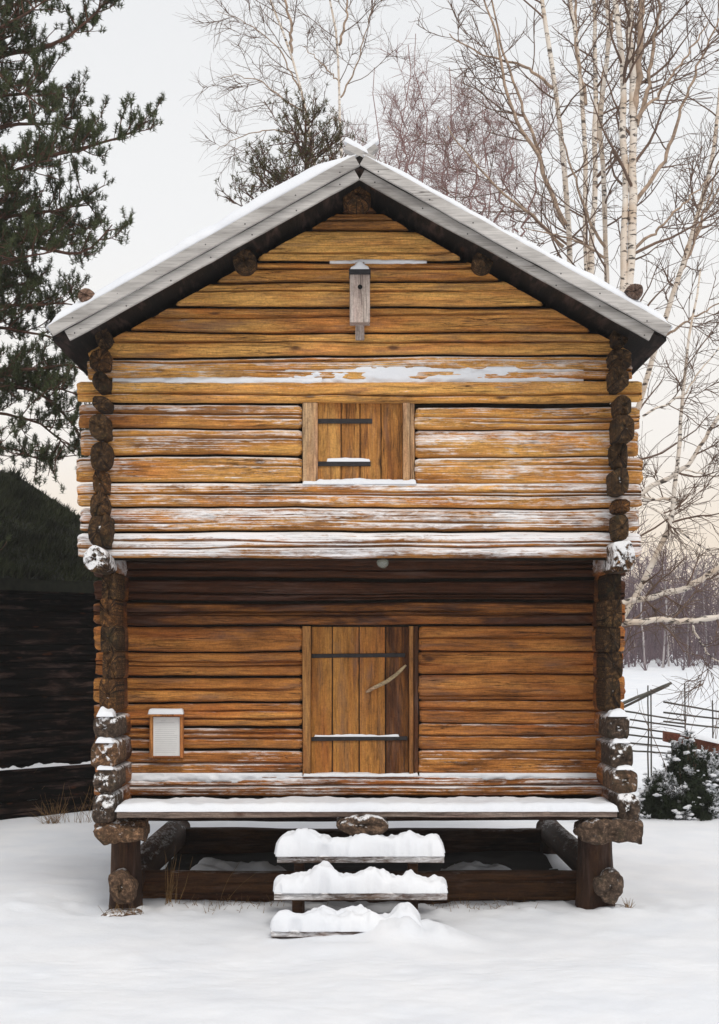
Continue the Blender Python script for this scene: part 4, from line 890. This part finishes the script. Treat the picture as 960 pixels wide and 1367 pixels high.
BR = [pb([(-80, 110), (0, 75), (60, 62), (105, 42), (130, 15), (150, -5)], .05), pb([(-80, 230), (0, 210), (60, 208), (120, 195), (170, 180), (200, 160)], .045), pb([(-80, 190), (0, 160), (60, 150), (100, 135)], .04, .6),
      pb([(-80, 40), (0, 20), (60, 5), (110, -15)], .045, -.5), pb([(-80, 350), (0, 325), (60, 330), (110, 340), (150, 300)], .045), pb([(-80, 300), (0, 285), (50, 272), (110, 258)], .04, .5), pb([(-80, 255), (-10, 250), (50, 240), (85, 238)], .04, -.7),
      pb([(-80, 420), (0, 405), (60, 400), (95, 398)], .04, .4), pb([(-80, 505), (0, 498), (45, 492), (95, 484), (118, 500)], .045), pb([(-80, 460), (0, 505), (50, 520), (75, 540), (100, 580), (112, 600)], .04, .6), pb([(-80, 520), (0, 515), (60, 512), (112, 522)], .03, .5),
      pb([(-80, 560), (0, 548), (50, 560), (90, 600)], .03, .5), pb([(-80, 380), (0, 360), (40, 352), (80, 350)], .04, -.5), pb([(-80, 150), (-10, 120), (40, 100), (70, 95)], .04, .8), pb([(-80, 10), (-10, -20), (60, -40), (140, -60)], .05, .4),
      pb([(-80, 320), (-20, 300), (30, 300), (60, 300)], .04, 1.0), pb([(-80, 450), (-20, 430), (30, 430), (80, 440)], .035, .9), pb([(-80, 590), (-20, 590), (30, 600), (60, 612)], .025, .7), pb([(-80, 90), (-20, 85), (20, 130), (70, 170)], .035, -.8), pb([(-80, 360), (-20, 330), (50, 290), (90, 280)], .035, 1.1)]
for j in range(9):                            # limbs on the far side of the trunk, outside the picture
    z_ = rg.uniform(3, 14); a_ = rg.uniform(R(70), R(290)); b0 = np.array((tp[2][0], Yp, z_)); BR.append(([b0, b0 + np.array((math.cos(a_), math.sin(a_), .1)) * 1.2, b0 + np.array((math.cos(a_), math.sin(a_), .15)) * 2.4], .04))
for j in range(5):
    y_ = rg.uniform(-30, 420); l_ = rg.uniform(20, 95); BR.append(pb([(-80, y_ + 25), (-30, y_ + 8), (20, y_), (l_, y_ - rg.uniform(-10, 25))], .035, rg.uniform(-1.2, 1.2)))
pine('tall pine whose green boughs reach in from the left edge', (tp, .17, .07), BR, 41, dens=8, sub=8, ln=.062, nn=30, wd=.0050)
t2 = grounded(13, [(405, 330), (407, 250), (408, 160)])
B2 = []
for j in range(22):
    z_ = rg.uniform(165, 300); a_ = rg.uniform(0, 2 * math.pi); c_ = P(407, z_, 13); ln_ = .15 + (z_ - 155) / 135 * .85
    B2.append(([c_, c_ + np.array((math.cos(a_), math.sin(a_), .25)) * ln_ * .5, c_ + np.array((math.cos(a_), math.sin(a_), .55)) * ln_], .02))
for xx, yy in ((300, 262), (318, 250), (345, 215), (350, 235)):
    c_ = P(405, yy + 40, 13); e_ = P(xx, yy, 13); B2.append(([c_, (c_ + e_) / 2 + np.array((0, .2, -.1)), e_], .02))
pine('small young pine showing above the left roof slope', (t2, .08, .02), B2, 42, 'needle_warm', dens=5, sub=5, ln=.085, nn=14, wd=.006, fill=1)

# ------------------------------------------------------------------ barn on the left
def barn():
    th = R(50); cy = 10.0; cx = XX(222, cy)
    ux = np.array((-math.cos(th), -math.sin(th), 0)); inn = np.array((-math.sin(th), math.cos(th), 0))
    base = np.array((cx, cy, -.1)); L, W, EV = 8.0, 8.4, 3.52
    root = thing('turf_roofed_barn', 'dark log barn with shaggy green turf roof at left', 'barn', tuple(base))
    # wall logs run along ux, face towards -inn
    rot = math.atan2(ux[1], ux[0])
    def place(ob, org, ang):
        ob.parent = root; ob.location = Vector(tuple(org)) - root.location; ob.rotation_euler = (0, 0, ang); return ob
    n = 14; hlog = (EV - .1) / 13
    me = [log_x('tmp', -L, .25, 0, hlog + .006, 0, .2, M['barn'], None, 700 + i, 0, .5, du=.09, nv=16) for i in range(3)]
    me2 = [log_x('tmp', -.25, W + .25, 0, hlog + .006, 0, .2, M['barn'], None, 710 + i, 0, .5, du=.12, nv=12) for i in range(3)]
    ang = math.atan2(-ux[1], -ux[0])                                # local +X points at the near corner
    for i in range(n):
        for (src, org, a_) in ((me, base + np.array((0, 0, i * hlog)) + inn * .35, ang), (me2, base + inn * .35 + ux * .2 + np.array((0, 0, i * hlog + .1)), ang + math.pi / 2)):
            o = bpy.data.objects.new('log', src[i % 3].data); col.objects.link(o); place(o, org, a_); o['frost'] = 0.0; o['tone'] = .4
        if i in (2,):
            z_ = (i) * hlog
            ss = snow_pad('log_snow', -6.5, -.2, -.03, .02, z_ + hlog - .028, .03, None, 720 + i, step=.04, edge=.03, lump=1.6)
            place(ss, base + inn * .35, ang)
    for o in me + me2: bpy.data.objects.remove(o)
    # roof: two slopes along ux
    RZ = EV + 2.2; hw = W / 2 + .35
    def rp(l, wv, up=0.0):
        z_ = EV + (RZ - EV) * (1 - abs(wv - hw) / hw) + up
        p_ = base + ux * l + inn * wv; return (p_[0], p_[1], z_)
    V = []
    for l in (-.4, L + .3):
        for (wv, u_) in ((0, 0), (hw, 0), (2 * hw, 0), (2 * hw, -.18), (hw, -.18), (0, -.18)): V.append(rp(l, wv, u_))
    rf = mesh('roof', V, [(0, 1, 7, 6), (1, 2, 8, 7), (2, 3, 9, 8), (3, 4, 10, 9), (4, 5, 11, 10), (5, 0, 6, 11), (5, 4, 1, 0), (4, 3, 2, 1), (6, 7, 10, 11), (7, 8, 9, 10)], M['turf'], root, False); fix_normals(rf)
    rg = np.random.default_rng(77); N = 26000
    l = rg.uniform(-.4, L * .75, N); wv = rg.uniform(-.03, hw * 1.15, N)
    zz = EV + (RZ - EV) * (1 - np.abs(wv - hw) / hw); Pp = base[None] * np.array((1, 1, 0)) + ux[None] * l[:, None] + inn[None] * wv[:, None]; Pp[:, 2] = zz
    clump = .5 + .5 * vn(l * 2.3, wv * 2.3, 5); ht = (.06 + .34 * clump ** 2) * rg.uniform(.5, 1.3, N)
    d = rg.normal(0, .5, (N, 3)); d[:, 2] = 1; d -= inn * .5; d /= np.linalg.norm(d, axis=1, keepdims=True)
    sd = np.cross(d, rg.normal(size=(N, 3))); sd /= np.linalg.norm(sd, axis=1, keepdims=True)
    Vb = np.stack([Pp - sd * .012, Pp + sd * .012, Pp + d * ht[:, None]], 1).reshape(-1, 3)
    tf = mesh('turf', Vb, np.arange(len(Vb)).reshape(-1, 3), M['turfblade'], rf, False); tf['kind'] = 'stuff'
    # gable fill so the barn is closed
    g0 = [rp(.1, .4, -.2), rp(.1, 2 * hw - .4, -.2), rp(.1, hw, -.2)]; 
    g1 = [rp(.25, .4, -.2), rp(.25, 2 * hw - .4, -.2), rp(.25, hw, -.2)]
    gg = mesh('gable', g0 + g1, [(0, 1, 2), (5, 4, 3), (0, 3, 4, 1), (1, 4, 5, 2), (2, 5, 3, 0)], M['barnplank'], root, False); fix_normals(gg)
barn()

# ------------------------------------------------------------------ far wood
def far_wood():
    rg = np.random.default_rng(91); trunks, tw = [], []
    for i in range(900):
        x = rg.uniform(4, 48) if i < 600 else rg.uniform(-70, 90); y = rg.uniform(62, 110); z0 = float(gz(x, y)); h = rg.uniform(4.0, 7.5) * (1 + .15 * vn(x * .1, y * .1, 3))
        b = np.array((x, y, z0 - .2)); p = grow(rg, b, np.array((rg.normal(0, .08), rg.normal(0, .08), 1)), h, 7, .05, .05); trunks.append((p, np.linspace(.06, .015, 7)))
        for j in range(34):
            k_ = rg.integers(1, 7); d = np.array((*rg.normal(0, .8, 2), rg.uniform(.3, 1.1))); t = grow(rg, p[k_] - (p[k_] - p[k_ - 1]) * rg.uniform(), norm(d), rg.uniform(.6, 1.9), 4, .2, .03); tw.append((t, np.linspace(.022, .012, 4)))
    for i in range(500):                     # brush along the wood's edge
        x = rg.uniform(-60, 80); y = rg.uniform(58, 70); b = np.array((x, y, float(gz(x, y)) - .1))
        for j in range(7): tw.append((grow(rg, b, norm(np.array((*rg.normal(0, .4, 2), 1))), rg.uniform(.8, 2.2), 4, .15, .02), np.linspace(.02, .010, 4)))
    V, F = tubes(trunks, 5); V2, F2 = tubes(tw, 3)
    o = mesh('far_wood', np.concatenate([V, V2]), np.concatenate([F, F2 + len(V)]), M['wood_far']); tag(o, 'purple grey leafless wood along the far edge of the field', 'wood', None, 'stuff')
    for i, (px, lean, lab) in enumerate(((862, 0, 'pale thin trunk in the far wood close to the storehouse corner'), (884, .5, 'forked pale trunk in the far wood below the limbs'), (893, -.3, 'pale trunk at the wood edge right of the forked one'), (918, .1, 'pale straight trunk in the far wood, second from the right edge'), (944, 0, 'pale straight trunk in the far wood nearest the right edge'))):
        y = 60 + 2 * i; x = XX(px, y); b = np.array((x, y, float(gz(x, y)) - .1)); p = grow(rg, b, norm(np.array((lean * .4, 0, 1))), 5.5, 10, .05, .03)
        r_ = thing('bare_tree', lab, 'tree', tuple(b), 'pale trunks at the edge of the far wood')
        ls = [(p, np.linspace(.060, .02, 10))]
        if i == 1: ls.append((grow(rg, p[3], norm(np.array((.7, 0, 1))), 3.0, 10, .05, .03), np.linspace(.04, .015, 10)))
        V, F = tubes(ls, 7); mesh('trunk', V, F, M['farbark'], r_)
        ts = []
        for j in range(60):
            k_ = rg.integers(2, 10); ts.append((grow(rg, p[k_], norm(np.array((*rg.normal(0, .8, 2), .8))), rg.uniform(.5, 1.5), 4, .2, .02), np.linspace(.014, .008, 4)))
        V, F = tubes(ts, 3); mesh('crown', V, F, M['wood_far'], r_)
far_wood()

# ------------------------------------------------------------------ fence, bush, beam
fr = thing('pole_fence', 'grey roundpole fence crossing the snow right of the storehouse', 'fence', (7.0, 12.0, 0))
def pole(name, a, b, r, parent, seed):
    q = resample([a, b], 8, seed, .01); V, F = tubes([(q, np.linspace(r, r * .8, 8))], 7); o = mesh(name, V, F, M['fence'], parent); o['tone'] = .4; return o
for i, (y0, y1) in enumerate(((947, 962), (958, 971), (968, 981), (979, 990), (990, 1000), (1001, 1008))):
    pole('rail', P(800, y0 - 3, 12), P(915, y1, 12.4), .018, fr, 800 + i)
for i, (y0, y1) in enumerate(((936, 949), (950, 956), (962, 968))):
    pole('rail', P(886, y0 + 1, 12.5), P(1010, y1 + 10, 13), .018, fr, 810 + i)
pole('leaning_pole', P(818, 945, 11.7), P(896, 912, 12.3), .032, fr, 820); pole('leaning_pole', P(822, 949, 11.8), P(893, 915, 12.2), .025, fr, 821)
for i, (px, yt) in enumerate(((866, 915), (870, 920), (915, 912), (952, 935))):
    b = P(px, 1010, 12.1); b[2] = float(gz(b[0], 12.1)) - .1; t_ = P(px - 1, yt, 12.1); pole('stake', b, t_, .016, fr, 830 + i)
bm_ = thing('old_beam', 'short red brown timber with snow sticking out of the bush', 'timber', tuple(P(915, 1000, 9.5)))
bo = board('timber', P(887, 990, 9.5), P(972, 1010, 8.6), (0, 0, 1), (0, -1, 0), .17, .14, M['beam'], bm_, 840, 10, tone=.6)
a0 = P(887, 990, 9.5); b0 = P(972, 1010, 8.6)
pole('prop', np.array((a0[0] + .15, 9.45, float(gz(a0[0], 9.5)) - .1)), a0 + np.array((.15, 0.05, .02)), .05, bm_, 841); pole('prop', np.array((b0[0] - .2, 8.75, float(gz(b0[0], 8.7)) - .1)), b0 + np.array((-.2, .1, .02)), .05, bm_, 842)
snow_pad('snow_cap', a0[0] + .2, b0[0] - .05, 8.72, 9.3, 0, .06, bo, 843, step=.03, edge=.08, zfun=lambda X, Y: a0[2] + .165 + (X - a0[0]) * (b0[2] - a0[2]) / (b0[0] - a0[0]))
def bush(label, cx, cy, rx, ry, h, seed, N=1500, snowN=70):
    rg = np.random.default_rng(seed); b = np.array((cx, cy, float(gz(cx, cy)) - .05)); root = thing('juniper_bush', label, 'bush', tuple(b))
    st_, cen, dr, sn_ = [], [], [], []
    LOBES = [(0, 0, .62, 1.0), (-.5, -.15, .55, .62), (.45, .1, .55, .85), (.05, -.4, .6, .55)]
    for i in range(N):
        a = rg.uniform(0, 2 * math.pi); rr = math.sqrt(rg.uniform()); zf = rg.uniform(.03, 1)
        lobe = LOBES[i % 4]; ox, oy, ls_, hs_ = lobe
        pr_ = math.sqrt(max(0.0, 1 - (zf * .97) ** 2)) * (1 + .30 * float(vn(a * 1.2, zf * 2, seed))); rr = rr ** .7
        e_ = b + np.array((rx * (ox + ls_ * rr * math.cos(a) * max(.12, pr_)), ry * (oy + ls_ * rr * math.sin(a) * max(.12, pr_)), h * hs_ * zf * (1 + .22 * float(vn(a * 2, rr * 3, seed + 1)))))
        d = norm(e_ - b + np.array((0, 0, .35)))
        for t in range(3): cen.append(e_ - d * rg.uniform(0, .18) + rg.normal(0, .03, 3)); dr.append(norm(d + rg.normal(0, .3, 3)))
        if i % 6 == 0: st_.append((np.array([b + (e_ - b) * t + np.array((0, 0, -.08 * math.sin(t * 3.1))) for t in np.linspace(0, 1, 5)]), np.linspace(.014, .005, 5)))
        if rr > .45 and len(sn_) < snowN and rg.random() < .45:
            for _ in range(rg.integers(2, 6)): sn_.append(e_ + d * .03 + rg.normal(0, .045, 3))
    V, F = tubes(st_, 4); mesh('branches', V, F, M['twig'], root)
    V, F = tuft_mesh(np.array(cen), np.array(dr), rg, 14, .075, .0065); mesh('crown', V, F, M['juniper'], root, False)
    cn, dn = np.array(cen), np.array(dr); up_ = (cn[:, 2] - b[2]) / h; out_ = np.hypot((cn[:, 0] - cx) / rx, (cn[:, 1] - cy) / ry)
    pat = vn(cn[:, 0] * 6, cn[:, 2] * 6 + cn[:, 1] * 4, seed); kp = (pat + .25 * up_ + .35 * out_ > .52)
    V, F = tuft_mesh(cn[kp] + np.array((0, 0, .02)), dn[kp], rg, 16, .05, .016); q_ = mesh('snow_dusting', V, F, M['snow'], root, False); q_['kind'] = 'stuff'
    VV, FF, off = [], [], 0                   # clots of snow caught on the sprays
    for i, c in enumerate(sn_):
        na, nr = 12, 6; s_ = rg.uniform(.012, .055)
        el = np.linspace(-1.2, 1.5, nr); az = np.arange(na) * 2 * math.pi / na; E, A = np.meshgrid(el, az, indexing='ij')
        D = np.stack([np.cos(E) * np.cos(A), np.cos(E) * np.sin(A), .5 * np.sin(E)], -1); r_ = s_ * (1 + .5 * vn(D[..., 0] * 2 + i, D[..., 1] * 2 + D[..., 2] * 3, seed + i))
        VV.append((c + D * r_[..., None]).reshape(-1, 3)); FF.append(grid_faces(nr, na, True) + off); off += nr * na
    s = mesh('snow_clots', np.concatenate(VV), np.concatenate(FF), M['snow'], root); s['kind'] = 'stuff'; fix_normals(s)
bush('dark juniper bush loaded with snow beside the right corner', XX(915, 8.3), 8.3, .72, .6, 1.15, 51, 2200, 300)
bush('snow caught evergreen bush cut by the right picture edge', XX(985, 9.0), 9.0, .5, .5, 1.2, 52, 1300, 150)
def shoots(label, px, py, Y, n, h, seed, cat='sapling', name='bare_sapling'):
    rg = np.random.default_rng(seed); b = P(px, py, Y); b[2] = float(gz(b[0], Y)) - .03; ls = []
    root = thing(name, label, cat, tuple(b))
    for i in range(n):
        p = grow(rg, b + np.array((rg.normal(0, .03), rg.normal(0, .03), 0)), norm(np.array((rg.normal(0, .3), rg.normal(0, .3), 1))), h * rg.uniform(.6, 1.1), 7, .1, .03); ls.append((p, np.linspace(.009, .003, 7)))
        for j in range(6): k_ = rg.integers(2, 7); ls.append((grow(rg, p[k_], norm(p[k_] - p[k_ - 1] + rg.normal(0, .6, 3)), h * .25, 4, .15, .0), np.linspace(.005, .002, 4)))
    V, F = tubes(ls, 4); mesh('stems', V, F, M['twig'], root)
shoots('bare sapling rising in front of the right pole fence', 938, 1085, 10, 4, 2.3, 61)
shoots('bare sapling behind the dark juniper bush', 903, 1075, 10.4, 3, 2.2, 62)

# ------------------------------------------------------------------ dry grass
def grass(label, px, py, Y, n, h, spread, seed, mat='drygrass', up=.55):
    rg = np.random.default_rng(seed); b = P(px, py, Y); b[2] = float(gz(b[0], Y)) - .02; ls = []
    root = thing('dry_grass', label, 'grass', tuple(b), 'dry grass tufts in the snow')
    for i in range(n):
        o = b + np.array((rg.normal(0, spread), rg.normal(0, spread * .6), 0)); o[2] = float(gz(o[0], o[1])) - .02
        ls.append((grow(rg, o, norm(np.array((rg.normal(0, up), rg.normal(0, up), 1))), h * rg.uniform(.4, 1.1), 6, .08, -.06), np.linspace(.0035, .0012, 6)))
    V, F = tubes(ls, 3); mesh('blades', V, F, M[mat], root)
grass('brown dry grass tuft in the snow before the dark barn', 72, 1090, 7.6, 46, .45, .07, 71)
grass('dry grass clump against the barn wall at the left edge', 8, 1075, 8.6, 60, .8, .18, 72)
grass('thin dry stalks in the snow between barn and storehouse', 105, 1085, 7.8, 24, .6, .14, 73, up=.3)
grass('long dry grass beside the left foot post', 226, 1212, .35, 14, .6, .04, 74, up=.15)
grass('short dry grass under the left foot log', 160, 1222, -.15, 40, .16, .07, 75)
grass('dry stems in front of the dark crawl space, left of the steps', 325, 1215, .5, 5, .45, .25, 76, up=.25)
grass('tiny dark weed right of the right foot post', 839, 1205, .1, 22, .16, .015, 77, up=.35)
grass('short frosty grass along the foot log left of the steps', 300, 1217, .3, 80, .12, .3, 78)
grass('short frosty grass along the foot log right of the steps', 640, 1214, .35, 70, .10, .3, 79)

# ------------------------------------------------------------------ winter haze
hb = NB('haze_air'); hb.t.nodes.remove(hb.b); pv = hb.n('ShaderNodeVolumePrincipled')
pv.inputs['Color'].default_value = (0.93, 0.93, 0.95, 1); pv.inputs['Density'].default_value = HAZE; pv.inputs['Anisotropy'].default_value = 0.2
hb.l(pv.outputs[0], hb.out.inputs['Volume'])
x0, x1, y0, y1, z0, z1 = -455, 455, -125, 805, -8, 24
hv = [(x, y, z) for x in (x0, x1) for y in (y0, y1) for z in (z0, z1)]
hz = mesh('haze', hv, [(0, 1, 3, 2), (4, 6, 7, 5), (0, 4, 5, 1), (2, 3, 7, 6), (0, 2, 6, 4), (1, 5, 7, 3)], hb.m, None, False); fix_normals(hz)
tag(hz, 'thin pale winter haze filling the air', None, None, 'stuff')
